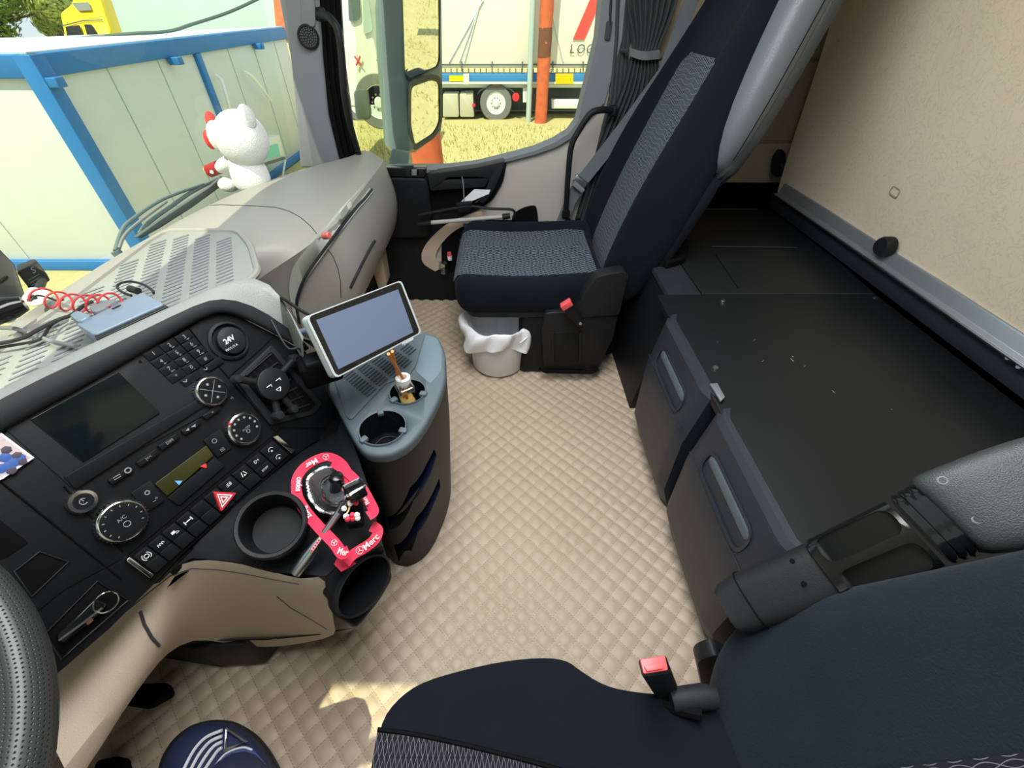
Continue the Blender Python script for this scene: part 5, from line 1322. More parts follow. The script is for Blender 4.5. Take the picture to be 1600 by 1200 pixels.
# small black box on a pale mount
sb = thing('dash_camera', 'small black box with an S mark leaning on a pale foot near the windscreen', 'camera box', at(50, 470, z=.70))
dB = .98
F_ = [at(u, v, d=dB) for u, v in ((26, 426), (58, 408), (79, 438), (50, 457))]
bk = [at(u, v, d=dB + .06) for u, v in ((25, 414), (54, 404), (75, 430), (50, 448))]
MB().loftpoly(F_, bk).build('box_body', 'panel_black', sb, bevel=.003)
fn_ = (F_[1] - F_[0]).cross(F_[3] - F_[0]).normalized()
if fn_.dot(CAM - F_[0]) < 0: fn_ = -fn_
xd_ = (F_[1] - F_[0]).normalized(); yd_ = fn_.cross(xd_)
fc_ = sum(F_, V()) / 4
b = MB(); b.text('S', fc_ + xd_ * .008 + yd_ * .012, xd_, yd_, .022, lift=.002)
for k in range(3): b.box(fc_ - yd_ * (.002 + k * .007) + fn_ * .001, (.028, .0008, .0012), Matrix((xd_, yd_, fn_)).transposed())
b.build('box_print', 'grey_print', sb, smooth=False)
MB().prism(rpoly([at(u, v, z=.70) for u, v in ((36, 470), (50, 452), (78, 456), (84, 470), (60, 480), (42, 478))], .01), (0, 0, .006)).build('foot', 'pale_plastic', sb, bevel=.002)
MB().tube([at(52, 470, z=.705), fc_ - fn_ * .02], .008, 10).build('stem', 'panel_black', sb)
# black display unit at the left edge
du_ = thing('display_unit', 'bulky black device with vent slots at the left end of the tray', 'device', at(10, 470, z=.70))
MB().loftpoly([at(u, v, d=.90) for u, v in ((-60, 360), (0, 390), (22, 412), (42, 470), (30, 486), (-60, 520))], [at(u, v, d=1.0) for u, v in ((-60, 370), (-5, 392), (18, 410), (36, 465), (24, 480), (-60, 500))]).build('housing', 'panel_black', du_, bevel=.006)
b = MB()
for k in range(4): b.tube([at(u, v, d=.897) for u, v in ((1 + k * 3, 437 - k * 2), (-3 + k * 3, 443 - k * 2))], .0018, 4)
b.build('vent_slot', 'deep_black', du_)
MB().tube([at(-30, 498, z=.74), at(16, 480, z=.74), at(38, 474, z=.74)], [.018, .018, .012], 12).build('mount_arm', 'gloss_black', du_)
MB().ball(at(8, 492, z=.72), .014, 14).build('joint_ball', 'chrome', du_)

# plush bear seen from behind
pl = thing('plush_bear', 'white plush bear with a red bow, sitting on the dashboard by the windscreen', 'plush toy', at(390, 288, z=.69))
k0 = at(388, 262, x=1.45); body_c = at(389, 268, x=1.45)
dpx = (body_c - CAM).dot(cF) / FPX
upv = V((0, 0, 1)); fw = V((.35, .93, 0)).normalized(); sd = fw.cross(upv)
pts_r = []
prf = [(0, -.045), (.032, -.044), (.040, -.03), (.041, -.01), (.038, .012), (.034, .030), (.028, .045), (0, .05)]
bm_ = MB().lathe([(r_ * 1.4, h * 1.2) for r_, h in prf], body_c + V((0, 0, .0)), upv, 28); bm_.build('body', 'plush_white', pl, subd=1)
hc = at(378, 217, x=1.45)
MB().ball(hc, dpx * 36, 28, (1.0, 1.0, 1.05)).build('head', 'plush_white', pl)
for (u, v), rx in (((341, 214), 1), ((386, 184), .8)):
    c = at(u, v, x=1.43); MB().ball(c, dpx * 17 * rx, 18, (.8, .8, 1.25)).build('ear', 'plush_white', pl)
for (u, v, tu, tv) in ((366, 250, 340, 264), (400, 258, 412, 272)):
    MB().tube([at(u, v, x=1.44), at((u + tu) / 2, (v + tv) / 2 + 1, x=1.46), at(tu, tv, x=1.48)], [dpx * 11, dpx * 12, dpx * 8], 14).build('arm', 'plush_white', pl, subd=1)
for (u, v) in ((358, 288), (404, 279)):
    MB().ball(at(u, v, x=1.47), dpx * 14, 16, (1.1, 1.2, .8)).build('leg', 'plush_white', pl)
MB().ball(at(352, 222, x=1.56), dpx * 12, 12).build('muzzle', 'plush_white', pl)
bw = MB().ball(at(331, 191, x=1.47), dpx * 9, 14, (1, .8, 1.6)).ball(at(328, 218, x=1.46), dpx * 9, 14, (1, .8, 1.5)).ball(at(327, 203, x=1.465), dpx * 4, 12, (1, .8, 1.2))
bw.build('bow', 'plush_red', pl)
MB().tube([at(341, 254, x=1.49), at(350, 250, x=1.49)], [.002, .008], 8).build('collar', 'blue_dark', pl)
cn = thing('drink_can', 'dark red toy can with golden end held by the plush bear', 'can', at(333, 266, x=1.49))
ca, cb_ = at(325, 268, x=1.49), at(343, 261, x=1.49)
MB().lathe([(dpx * 7.5, 0), (dpx * 9.5, .004), (dpx * 9.5, (cb_ - ca).length), (0, (cb_ - ca).length)], ca, cb_ - ca, 22).build('can_body', 'can_red', cn)
MB().lathe([(0, -.002), (dpx * 8, -.002), (dpx * 8, .003)], ca, cb_ - ca, 22).build('can_end', 'gold', cn)
MB().ball(at(331, 269, x=1.465), .006, 10).build('can_spot', 'pipe_white', cn)

# ================================================================== STEERING WHEEL
sw = thing('steering_wheel', 'black perforated leather steering wheel rim at the lower left corner', 'steering wheel', (-.06, .51, .81))
wc = V((-.06, .51, .81)); wn = V((0, -.5, .866)).normalized()
wa = V((1, 0, 0)); wb_ = wn.cross(wa).normalized(); R0 = .225; r0_ = .018
rows, uvs = [], []
for i in range(97):
    an = 2 * PI * i / 96; cdir = wa * math.cos(an) + wb_ * math.sin(an)
    row = []; uv = []
    for j in range(25):
        ph_ = 2 * PI * j / 24
        row.append(wc + cdir * (R0 + math.cos(ph_) * r0_) + wn * math.sin(ph_) * r0_ * 1.25); uv.append((i / 96 * 420, j / 24 * 34))
    rows.append(row); uvs.append(uv)
MB().rows(rows, uv=uvs).build('rim', 'wheel_leather', sw, ang=180)
for an in (PI * .15, PI * .85, PI * 1.5):
    cdir = wa * math.cos(an) + wb_ * math.sin(an)
    MB().tube([wc + cdir * .05 - wn * .03, wc + cdir * (R0 - .01)], [.022, .014], 10).build('spoke', 'panel_black', sw)
MB().lathe([(.075, -.05), (.08, -.02), (.06, 0), (0, .004)], wc - wn * .02, wn, 28).build('hub', 'panel_black', sw)
MB().tube([wc - wn * .06, wc - wn * .30 + V((0, .05, 0))], [.045, .055], 14).build('steering_column', 'panel_black', sw)

# ================================================================== PASSENGER SEAT
ps = thing('passenger_seat', 'dark velvet passenger seat with wavy patterned inserts and grey leather upper back', 'seat', (1.5, -.1, 0))
def cushion(y0, y1, xl, xr, zt, zb, n=18):
    rows = []
    xc = (xl + xr) / 2; hw = (xr - xl) / 2
    for i in range(n + 1):
        t = i / n; y = lerp(y1, y0, t)
        f = min(1, (t / .13)) ; f = math.sqrt(1 - (1 - f) ** 2) if f < 1 else 1      # rounded nose
        dip = .012 * math.sin(min(1, t * 1.1) * PI)
        w_ = hw * (.80 + .20 * f) * (1 - .10 * max(0, (t - .55) / .45) ** 2 * (1))
        zc = (zt + zb) / 2; hh = (zt - zb) / 2 * (.35 + .65 * f)
        # (x, z) ring, counter-clockwise from bottom left
        P = [(-.86, -1), (-.5, -1), (0, -1), (.5, -1), (.86, -1), (.97, -.85), (1.0, -.45), (1.0, .1), (.985, .70), (.94, 1.10), (.86, 1.28), (.76, 1.22), (.68, .98), (.60, .82), (.3, .78), (0, .77), (-.3, .78), (-.70, .80), (-.80, .86), (-.86, .92), (-.91, .88), (-.95, .76), (-.985, .50), (-1.0, .05), (-1.0, -.45), (-.97, -.85)]
        rows.append([V((xc + p * w_, y, zc + q * hh - (dip if q > .5 else 0))) for p, q in P])
    return rows
cr = cushion(-.36, .172, 1.262, 1.752, .432, .275)
MB().rows(cr, close=True, cap=True).build('seat_cushion', 'velvet', ps, subd=2, ang=180)
ins, uvs = [], []
for i in range(0, 29):
    t = i / 28; y = lerp(.168, -.33, t); f = min(1, t / .13); f = math.sqrt(max(0, 1 - (1 - f) ** 2))
    dip = .012 * math.sin(min(1, t * 1.1) * PI)
    z = .3535 + .0785 * (.35 + .65 * f) * .80 - dip + .006
    row, uv = [], []
    for j in range(17):
        s = j / 16 * 2 - 1; wd = .245 * (.62 + .04 * f)
        row.append(V((1.490 + s * wd * 1.10, y, z + (.008 * max(0, s - .8) / .2)))); uv.append((s * wd, y))
    ins.append(row); uvs.append(uv)
MB().rows(ins, uv=uvs).build('seat_insert', 'seat_pattern', ps, ang=180)
# underside skirt
MB().prism(rpoly([V((1.275, .13, 0.262)), V((1.74, .13, .262)), V((1.74, -.34, .262)), V((1.275, -.34, .262))], .06), (0, 0, .045)).build('seat_pan', 'black_plastic', ps, bevel=.008)
# backrest
BT = V((0, -.31, .95)).normalized(); BN = V((0, BT.z, -BT.y))
B0 = V((1.507, -.405, .30))
def back_row(L, wd, th, bol, n_off=0.0, flat=.77, ins=.0):
    """ring round the backrest at length L; bolsters stand forward by bol"""
    c = B0 + BT * L + BN * n_off; h = wd / 2
    P = [(-.9, -1), (-.4, -1), (.4, -1), (.9, -1), (1, -.75), (1.03, -.1), (1.0, .7), (.96, 1 + bol), (.90, 1.1 + bol), (.83, 1.0 + bol * .8), (flat, .86), (.35, .78), (0, .76), (-.35, .78), (-flat, .86), (-.83, 1.0 + bol * .8), (-.90, 1.1 + bol), (-.96, 1 + bol), (-1.0, .7), (-1.03, -.1), (-1, -.75)]
    return [c + V((1, 0, 0)) * p * h + BN * q * th / 2 for p, q in P]
Ls = [(0.0, .36, .07, .1), (.03, .42, .11, .3), (.10, .45, .14, .45), (.22, .47, .15, .55), (.36, .475, .15, .6), (.50, .455, .14, .55), (.62, .42, .13, .4), (.74, .37, .12, .25), (.86, .33, .11, .1), (.96, .31, .10, .05), (1.06, .29, .09, .0), (1.10, .24, .05, 0)]
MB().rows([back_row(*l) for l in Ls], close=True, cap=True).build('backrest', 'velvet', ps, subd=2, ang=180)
ins, uvs = [], []
for i in range(33):
    L = .05 + .66 * i / 32; wd = interp(L, [(l[0], l[1]) for l in Ls]); th = interp(L, [(l[0], l[2]) for l in Ls])
    taper = min(1, (0.73 - L) / .07); taper = math.sqrt(max(.02, 1 - (1 - taper) ** 2)) if L > .66 else 1
    hw = wd / 2 * .70 * taper * interp(L, [(.05, .95), (.5, 1.0), (.7, 1.0)]); row, uv = [], []
    for j in range(15):
        s = j / 14 * 2 - 1
        row.append(B0 + BT * L + V((s * hw, 0, 0)) + BN * (th / 2 * (.78 + .06 * abs(s)) + .006)); uv.append((s * hw, L))
    ins.append(row); uvs.append(uv)
MB().rows(ins, uv=uvs).build('back_insert', 'seat_pattern', ps, ang=180)
# grey leather wings and back shell of the upper part
lr = []
for L, wd, th, off in ((.46, .40, .05, -.075), (.51, .48, .09, -.064), (.58, .512, .13, -.052), (.70, .50, .14, -.048), (.84, .46, .14, -.045), (.96, .43, .14, -.040), (1.08, .40, .13, -.040), (1.14, .34, .08, -.040)):
    lr.append(sup(B0 + BT * L + BN * off, V((1, 0, 0)), BN, wd, th, 3.2, 26))
MB().rows(lr, close=True, cap=True).build('leather_wing', 'leather_grey', ps, subd=1, ang=180)
b = MB()
lr2 = []
for L, wd, th, off in ((.02, .40, .06, -.080), (.10, .46, .08, -.085), (.40, .485, .08, -.085), (.60, .50, .07, -.098), (.84, .45, .07, -.092), (1.06, .40, .07, -.085), (1.12, .34, .05, -.08))[2:]:
    lr2.append(sup(B0 + BT * L + BN * off, V((1, 0, 0)), BN, wd, th, 3.5, 26))
MB().rows(lr2, close=True, cap=True).build('back_shell', 'leather_dark', ps, subd=1, ang=180)
MB().rows([sup(B0 + BT * L + BN * off, V((1, 0, 0)), BN, wd, th, 3.5, 26) for L, wd, th, off in ((.02, .38, .05, -.06), (.10, .44, .07, -.065), (.30, .47, .07, -.07), (.44, .47, .07, -.075), (.50, .46, .04, -.078))], close=True, cap=True).build('lower_back_shell', 'velvet', ps, subd=1, ang=180)
sm = [B0 + BT * L + V((-wd / 2 - .001, 0, 0)) + BN * off for L, wd, off in ((.53, .494, -.068), (.59, .515, -.062), (.70, .502, -.060), (.84, .462, -.058), (.96, .432, -.055), (1.08, .402, -.055))]
MB().tube(curve(sm, 5), .0013, 5).build('wing_seam', 'deep_black', ps)
# plastic side cover and base
def ypx(pts, x): return [at(u, v, x=x) for u, v in pts]
MB().prism(rpoly(ypx([(934, 432), (975, 424), (982, 430), (968, 492), (880, 498), (898, 488), (912, 460)], 1.235), .012), (.05, 0, 0)).build('side_cover', 'black_plastic', ps, bevel=.008, seg=3)
MB().prism(rpoly(ypx([(852, 489), (968, 484), (958, 530), (935, 578), (850, 575), (846, 520)], 1.245), .012), (.045, 0, 0)).build('base_cover', 'black_plastic', ps, bevel=.006)
MB().prism(rpoly(ypx([(866, 520), (905, 520), (905, 566), (866, 566)], 1.243), .006), (.004, 0, 0)).build('base_recess', 'panel_black', ps, bevel=.001)
for u in (864, 907): MB().prism(rpoly(ypx([(u - 2, 520), (u + 2, 520), (u + 2, 566), (u - 2, 566)], 1.238), .002), (.008, 0, 0)).build('base_rib', 'black_plastic', ps, bevel=.001)
MB().box((1.50, -.20, .14), (.44, .26, .28)).build('pedestal', 'panel_black', ps, bevel=.02)
MB().tube([at(844, 575, x=1.238), at(850, 580, x=1.235), at(925, 582, x=1.235), at(935, 576, x=1.238)], .007, 8).build('foot_seal', 'deep_black', ps)
MB().prism(ypx([(936, 508), (964, 500), (960, 552), (934, 560)], 1.30), (.1, 0, 0)).build('rear_bellows', 'deep_black', ps, bevel=.01)
# buckle
bk_ = thing('belt_buckle', 'black belt buckle with red button beside the passenger seat cushion', 'buckle', at(900, 490, x=1.225))
bp_ = at(884, 472, x=1.222); be_ = at(908, 504, x=1.222)
ax_ = (be_ - bp_).normalized(); sd_ = V((-1, 0, 0)).cross(ax_).normalized()
MB().prism(rpoly([bp_ - sd_ * .020, bp_ + sd_ * .020, be_ + sd_ * .012, be_ - sd_ * .012], .006), (-.018, 0, 0)).build('stalk', 'panel_black', bk_, bevel=.004)
MB().prism(rpoly([bp_ - sd_ * .019 - ax_ * .008, bp_ + sd_ * .019 - ax_ * .008, bp_ + sd_ * .019 + ax_ * .012, bp_ - sd_ * .019 + ax_ * .012], .003), (-.024, 0, 0)).build('release_button', 'buckle_red', bk_, bevel=.003)
MB().lathe([(.006, 0), (.005, .002), (0, .002)], be_ + V((-.018, 0, 0)) - ax_ * .01, (-1, 0, 0), 12).build('bolt', 'brushed', bk_)
# seat belt
sbt = thing('seat_belt', 'grey seat belt running down the far side of the passenger seat to its anchor', 'seat belt', at(885, 350, x=1.78))
def band(pts, wv, th, nm, m, par):
    rows = []
    for p, w_ in zip(pts, wv): rows.append([p - w_, p + w_, p + w_ + V((th, 0, 0)), p - w_ + V((th, 0, 0))])
    return MB().rows(rows, close=True, cap=True).build(nm, m, par, ang=50)
bp1 = [at(u, v, x=x) for u, v, x in ((1160, -200, 1.80), (1100, -50, 1.80), (1036, 118, 1.79), (975, 200, 1.785), (908, 285, 1.78), (893, 310, 1.78), (868, 372, 1.80))]
wv = V((0, -.020, -.015))
band(bp1, [wv] * 7, .003, 'webbing', 'belt_grey', sbt)
MB().prism(rrect(at(907, 285, x=1.765), V((0, -.03, -.022)), V((0, -.022, .03)), .062, .030, .008), (.02, 0, 0)).build('tongue', 'brushed', sbt, bevel=.003)
MB().prism(rrect(at(904, 293, x=1.760), V((0, -.03, -.022)), V((0, -.022, .03)), .055, .018, .004), (.02, 0, 0)).build('belt_tongue_cover', 'pillar_grey', sbt, bevel=.003)
MB().prism(rrect(at(870, 368, x=1.79), V((0, -.03, -.012)), V((0, -.012, .03)), .05, .025, .004), (.02, 0, 0)).build('anchor', 'black_plastic', sbt, bevel=.003)
b = MB(); random.seed(9)
for k in range(6): b.tube(curve([at(872 + random.uniform(-3, 3), 372, x=1.79), at(878 + k * 3, 362 + random.uniform(-14, 10), x=1.77), at(890 + k * 3, 350 + random.uniform(-10, 14), x=1.78), at(900, 378, x=1.76)], 5), .006, 6)
b.build('anchor_bracket', 'deep_black', sbt)

# bucket with its bag
bu = thing('bucket', 'white plastic bucket with a white bag liner standing under the front of the passenger seat', 'bucket', (1.345, .012, 0))
MB().lathe([(.0, .006), (.098, .006), (.103, .012), (.117, .195), (.122, .198), (.123, .210), (.118, .212), (.112, .19), (.098, .02), (0, .018)], (1.345, .012, 0), (0, 0, 1), 48, cap=False).build('pail', 'bin_white', bu)
rows = []
random.seed(4)
for k in range(9):
    row = []
    for i in range(72):
        an = 2 * PI * i / 72; h = [.03, .10, .19, .222, .218, .200, .182, .165, .150][k]
        r = [.088, .094, .104, .118, .130, .134, .132, .130, .128][k] + (.004 + .003 * k) * math.sin(an * 7 + k * .6) * .5 + .003 * math.sin(an * 19 + k)
        if k >= 4: h -= .02 * math.sin(an * 3 + 1) + (.03 * max(0, -math.sin(an)) if k > 5 else 0); r += .012 * max(0, math.cos(an - PI * .55)) * (k / 6)
        row.append((1.345 + r * math.cos(an), .012 + r * math.sin(an), h))
    rows.append(row)
MB().rows(rows, close=True).build('bag_liner', 'bag_white', bu, subd=1, ang=180)
MB().tube([V((1.345 + .134 * math.cos(a_), .012 + .134 * math.sin(a_), .150 + .035 * math.cos((a_ + 2.2) * 2.0))) for a_ in [-(.35 + i * .13) * 1 - .2 for i in range(16)]], .0028, 6).build('wire_handle', 'pipe_white', bu)

# ================================================================== BUNK: box, drawers, folding panel
bunk = thing('bunk_box', 'black storage box under the bunk with matt lids on top', 'storage box', (1.1, -.8, 0))
BZ = .46
MB().box((1.09, -.83, BZ / 2 - .01), (1.62, .60, BZ - .03)).build('box_body', 'deep_black', bunk, bevel=.004)
mat('lid_black', (.008, .0095, .011), .45, spec=.35, bump=.10, bscale=500, var=.15, vscale=6)
mat('carpet_blue', (.007, .010, .018), .9, bump=.5, bscale=700)
MB().prism([V((.20, -.465, BZ - .02)), V((1.10, -.465, BZ - .02)), V((1.10, -1.115, BZ - .02)), V((.20, -1.115, BZ - .02))], (0, 0, .02)).build('front_lid', 'lid_black', bunk, bevel=.002)
MB().prism([V((1.106, -.60, BZ - .02)), V((1.90, -.60, BZ - .02)), V((1.90, -1.19, BZ - .02)), V((1.106, -1.115, BZ - .02))], (0, 0, .020)).build('rear_lid', 'lid_black', bunk, bevel=.002)
MB().prism([V((1.106, -.50, BZ - .022)), V((1.90, -.50, BZ - .022)), V((1.90, -.597, BZ - .022)), V((1.106, -.597, BZ - .022))], (0, 0, .020)).build('side_carpet', 'carpet_blue', bunk, bevel=.002)
MB().prism([V((1.08, -.47, .0)), V((1.90, -.47, .0)), V((1.90, -.52, .44)), V((1.05, -.50, .44))], (0, -.03, 0)).build('side_panel', 'panel_black', bunk, bevel=.004)
for (u0, v0, u1, v1) in ((1112, 385, 1246, 387), (1075, 327, 1183, 327)):
    MB().tube([at(u0, v0, z=BZ + .003), at(u1, v1, z=BZ + .003)], .0028, 6).build('lid_rib', 'pillar_grey' if 0 else 'drawer_plastic', bunk)
MB().tube([at(1118, 398, z=BZ), at(1153, 450, z=BZ)], .002, 6).build('lid_crease', 'deep_black', bunk)
MB().box((1.103, -.86, BZ + .0005), (.004, .50, .004)).build('lid_joint', 'drawer_plastic', bunk)
for u, v in ((1130, 470), (1118, 575), (1367, 466)):
    MB().lathe([(.007, 0), (.006, .003), (0, .003)], at(u, v, z=BZ + .001), (0, 0, 1), 14).build('lid_screw', 'brushed' if v > 468 else 'drawer_plastic', bunk)
random.seed(12)
for u, v, l in ((1122, 534, 5), (1190, 565, 6), (1235, 560, 4), (1258, 571, 7), (1240, 558, 4), (1395, 640, 3), (1300, 610, 4), (1180, 530, 3)):
    c = at(u, v, z=BZ + .0008); MB().tube([c, c + V((random.uniform(-.012, .012), random.uniform(-.01, .01), 0))], .0006, 4).build('scratch', 'grey_print', bunk)
MB().prism(rpoly([at(u, v, z=BZ + .001) for u, v in ((1030, 392), (1062, 378), (1076, 386), (1068, 412), (1040, 420), (1028, 408))], .01), (0, 0, .022)).build('latch_loop', 'deep_black', bunk, bevel=.005)
MB().prism([V((.20, -1.115, BZ - .05)), V((1.9, -1.20, BZ - .05)), V((1.9, -1.24, BZ - .05)), V((.20, -1.24, BZ - .05))], (0, 0, .02)).build('rear_gap', 'deep_black', bunk)

def drawer(name, lbl, xa, xb, grp=None):
    """front panel with a kink and a long recessed pull"""
    t = thing(name, lbl, 'drawer', ((xa + xb) / 2, -.46, 0), group=grp)
    prf_ = [(-.475, BZ + .004), (-.462, BZ + .002), (-.452, BZ - .01), (-.437, .33), (-.432, .30), (-.440, .10), (-.470, .02), (-.50, .02)]
    n = 12; rows = []
    for i in range(n + 1):
        x = lerp(xa, xb, i / n); e = min(i, n - i) / n
        rows.append([V((x, y - (.012 * max(0, 1 - e * 12)), z)) for y, z in prf_] + [V((x, -.51, .02)), V((x, -.51, BZ - .03))])
    MB().rows(rows, close=True, cap=True).build('front', 'drawer_plastic', t, ang=25)
    f = [o for o in t.children][0]
    xm, L = (xa + xb) / 2, (xb - xa) * .60
    o_ = V((xm, -.4445, .37)); ta = V((1, 0, 0)); tb_ = V((0, .135, -1)).normalized(); tn = V((0, 1, .12)).normalized()
    cut(f, MB().prism([p + tn * .03 for p in rrect(o_, ta, tb_, L, .060, .028, 6)], -tn * .055))
    w_ = rrect(o_ + tn * .0, ta, tb_, L, .060, .028, 6)
    MB().rows([w_, [p - tn * .024 for p in w_]], close=True, cap=True).build('pull_recess', 'drawer_plastic', t, ang=50)
    o2 = rrect(o_ + tn * .001, ta, tb_, L + .014, .074, .034, 6); w2 = rrect(o_ + tn * .001, ta, tb_, L, .060, .028, 6)
    MB().rows([[p - tn * .002 for p in o2], [p + tn * .004 for p in o2], [p + tn * .002 for p in w2], [p - tn * .004 for p in w2]], close=True).build('pull_rim', 'drawer_plastic', t, ang=40)
    MB().prism(rrect(o_ - tb_ * .014 + tn * .002, ta, tb_, L * .97, .026, .012, 5), -tn * .012).build('handle', 'slate_plastic', t, bevel=.004)
    MB().tube([V((xa + .01, -.4368, .331)), V((xb - .01, -.4368, .331))], .0012, 6).build('front_crease', 'drawer_plastic', t)
    return t
drawer('storage_drawer', 'dark drawer with long recessed handle under the bunk, the one nearer the passenger seat', .665, .99, 'drawers under the bunk')
drawer('storage_drawer', 'dark drawer with long recessed handle under the bunk, the one nearer the armrest', .305, .625, 'drawers under the bunk')
tag(MB().prism([at(u, v, z=BZ + .012) for u, v in ((1110, 599), (1121, 598), (1133, 620), (1127, 626))], (0, 0, -.006)).build('metal_clip', 'alu', bevel=.001), 'small grey metal clip between the two drawers', 'clip')

# folding bunk panel leaning on the rear wall
bp = thing('folding_bunk', 'cream fabric underside of the folded-up bunk with an aluminium rail along its lower edge', 'bunk', (1.0, -1.1, .54))
def by(z): return interp(z, [(.5, -1.135), (1.1, -1.065), (1.7, -1.0)])
xl, xr = .05, 1.80
xr_top = 1.84
face_ = [V((xl, by(.55), .55)), V((xr, by(.52), .52)), V((xr, by(1.1), 1.1)), V((xr, by(1.69), 1.69)), V((xl, by(1.69), 1.69))]
rows = []
for i in range(25):
    z = lerp(.53, 1.69, i / 24); rows.append([V((lerp(xl, xr, j / 30), by(z) + .004 * math.sin(j * .7) * math.sin(i * .5), z)) for j in range(31)])
rows2 = [[p + V((0, -.06, 0)) for p in r_] for r_ in rows]
b = MB().rows(rows); b.rows(rows2)
b.rows([[r_[-1] for r_ in rows], [r_[-1] for r_ in rows2]]); b.rows([[r_[0] for r_ in rows], [r_[0] for r_ in rows2]]); b.rows([rows[-1], rows2[-1]]); b.rows([rows[0], rows2[0]])
b.build('fabric_panel', 'cream_fabric', bp, ang=50)
def rail(x, prof_): return [V((x, y, z)) for y, z in prof_]
yb0 = -1.128
pr_ = [(yb0 + .004, .575), (yb0 + .010, .577), (yb0 + .013, .572), (yb0 + .020, .545), (yb0 + .030, .538), (yb0 + .030, .530), (yb0 + .012, .524), (yb0 - .02, .524), (yb0 - .02, .575)]
MB().loftpoly(rail(.05, pr_), rail(1.755, pr_)).build('edge_rail', 'alu', bp, bevel=.0015)
MB().tube([V((.05, yb0 + .0305, .535)), V((1.755, yb0 + .0305, .535))], .0028, 6).build('rail_lip', 'brushed', bp)
pr2 = [(yb0 - .01, .526), (yb0 + .012, .526), (yb0 + .006, .470), (yb0 - .02, .465)]
MB().loftpoly(rail(.05, pr2), rail(1.80, pr2)).build('under_rail', 'drawer_plastic', bp, bevel=.001)
MB().lathe([(.027, 0), (.027, .020), (.023, .028), (.0, .028)], at(1390, 385, y=-1.112), (0, 1, .0), 28).build('rubber_stop', 'black_plastic', bp, bevel=0)
for u, v in ((1579, 560), (1596, 574)):
    MB().lathe([(.008, 0), (.008, .004), (.005, .008), (0, .008)], at(u, v, y=-1.108), (0, 1, .3), 16).build('rivet', 'brushed', bp)
MB().prism(rpoly([at(u, v, y=-1.130) for u, v in ((1222, 232), (1228, 238), (1230, 262), (1220, 277), (1211, 272), (1213, 246))], .01), (0, .02, 0)).build('hinge_plate', 'panel_black', bp, bevel=.004)
MB().lathe([(.010, 0), (.008, .006), (0, .007)], at(1221, 258, y=-1.112), (0, 1, 0), 14).build('hinge_bolt', 'black_plastic', bp)
MB().lathe([(.014, 0), (.012, .006), (0, .007)], at(1308, 4, y=-1.07), (0, 1, 0), 14).build('upper_bolt', 'panel_black', bp)
c = at(1398, 300, y=-1.106)
MB().tube(rrect(c, (1, 0, .1), (0, 0, 1), .032, .020, .006), .0018, 5, closed=True).build('impression_mark', mat('mark', (.28, .23, .17), .9), bp)

# ================================================================== CURTAIN
ctn = thing('curtain', 'gathered dark grey curtain held by a tie behind the passenger door', 'curtain', at(990, 90, x=1.85))
def crow(vv, ul, ur, x, n=60, amp=.012, folds=9, slant=0):
    row = []
    for j in range(n + 1):
        t = j / n; p = at(lerp(ul, ur, t), vv + slant * t, x=x); row.append(p + V((amp * math.sin(t * PI * 2 * folds), 0, 0)))
    return row
up_ = [crow(-420, 965, 1150, 1.87, amp=.022), crow(-60, 968, 1072, 1.86, amp=.02), crow(0, 970, 1060, 1.85, amp=.018), crow(40, 982, 1045, 1.84, amp=.014), crow(70, 988, 1030, 1.83, amp=.010), crow(80, 986, 1029, 1.82, amp=.006)]
MB().rows(up_).build('upper_drape', 'curtain_grey', ctn, subd=1, ang=180)
dn_ = [crow(80, 986, 1029, 1.82, amp=.006), crow(100, 982, 1030, 1.82, amp=.012, slant=4), crow(140, 972, 1034, 1.82, amp=.016), crow(190, 950, 1010, 1.82, amp=.016), crow(250, 926, 985, 1.83, amp=.018), crow(320, 905, 965, 1.83, amp=.018), crow(390, 885, 950, 1.84, amp=.018)]
MB().rows(dn_).build('lower_drape', 'curtain_grey', ctn, subd=1, ang=180)
tc_ = [V((0, 0, 0))]
tie = [at(983, 74, x=1.80), at(1005, 80, x=1.79), at(1031, 78, x=1.80)]; tie2 = [at(985, 88, x=1.80), at(1005, 94, x=1.79), at(1031, 92, x=1.80)]
t1_, t2_ = curve(tie, 5), curve(tie2, 5)
MB().rows([t1_, t2_, [p + V((.004, 0, 0)) for p in t2_], [p + V((.004, 0, 0)) for p in t1_], t1_]).build('tie_band', 'pillar_grey' if 0 else 'belt_grey', ctn, ang=50)
MB().tube([t1_[0] + V((.005, 0, -.01)), t1_[0] + V((.05, .02, -.01))], .006, 6).build('tie_loop', 'curtain_grey', ctn)

# ================================================================== THINGS ON THE DOOR
ic2 = thing('ice_scraper', 'black framed brush with pale grey handle hanging across the door pocket', 'brush', at(700, 340, x=1.80))
MB().tube([at(672, 348, x=1.765), at(792, 338, x=1.765)], .0085, 12).build('handle', mat('handle_grey', (.40, .39, .37), .5), ic2)
MB().tube([at(785, 339, x=1.765), at(797, 337, x=1.765)], [.012, .011], 12).build('grip_end', 'black_plastic', ic2)
MB().tube([at(653, 350, x=1.765), at(674, 348, x=1.765)], [.006, .010], 12).build('tip', 'black_plastic', ic2)
MB().tube(curve([at(654, 336, x=1.76), at(690, 329, x=1.755), at(712, 325, x=1.75), at(735, 322, x=1.75), at(765, 326, x=1.755), at(801, 328, x=1.76), at(803, 340, x=1.762)], 5), .0055, 8).build('frame_bar', 'black_plastic', ic2)
MB().prism(rpoly(ypx([(712, 318), (738, 316), (734, 332), (716, 332)], 1.745), .006), (.02, 0, 0)).build('joint', 'panel_black', ic2, bevel=.004)
tag(MB().prism(ypx([(741, 296), (766, 297), (764, 303), (728, 318), (716, 319)], 1.79), (.003, 0, 0)).build('paper', 'bin_white'), 'white folded paper sheet stuck behind the door handle', 'paper')
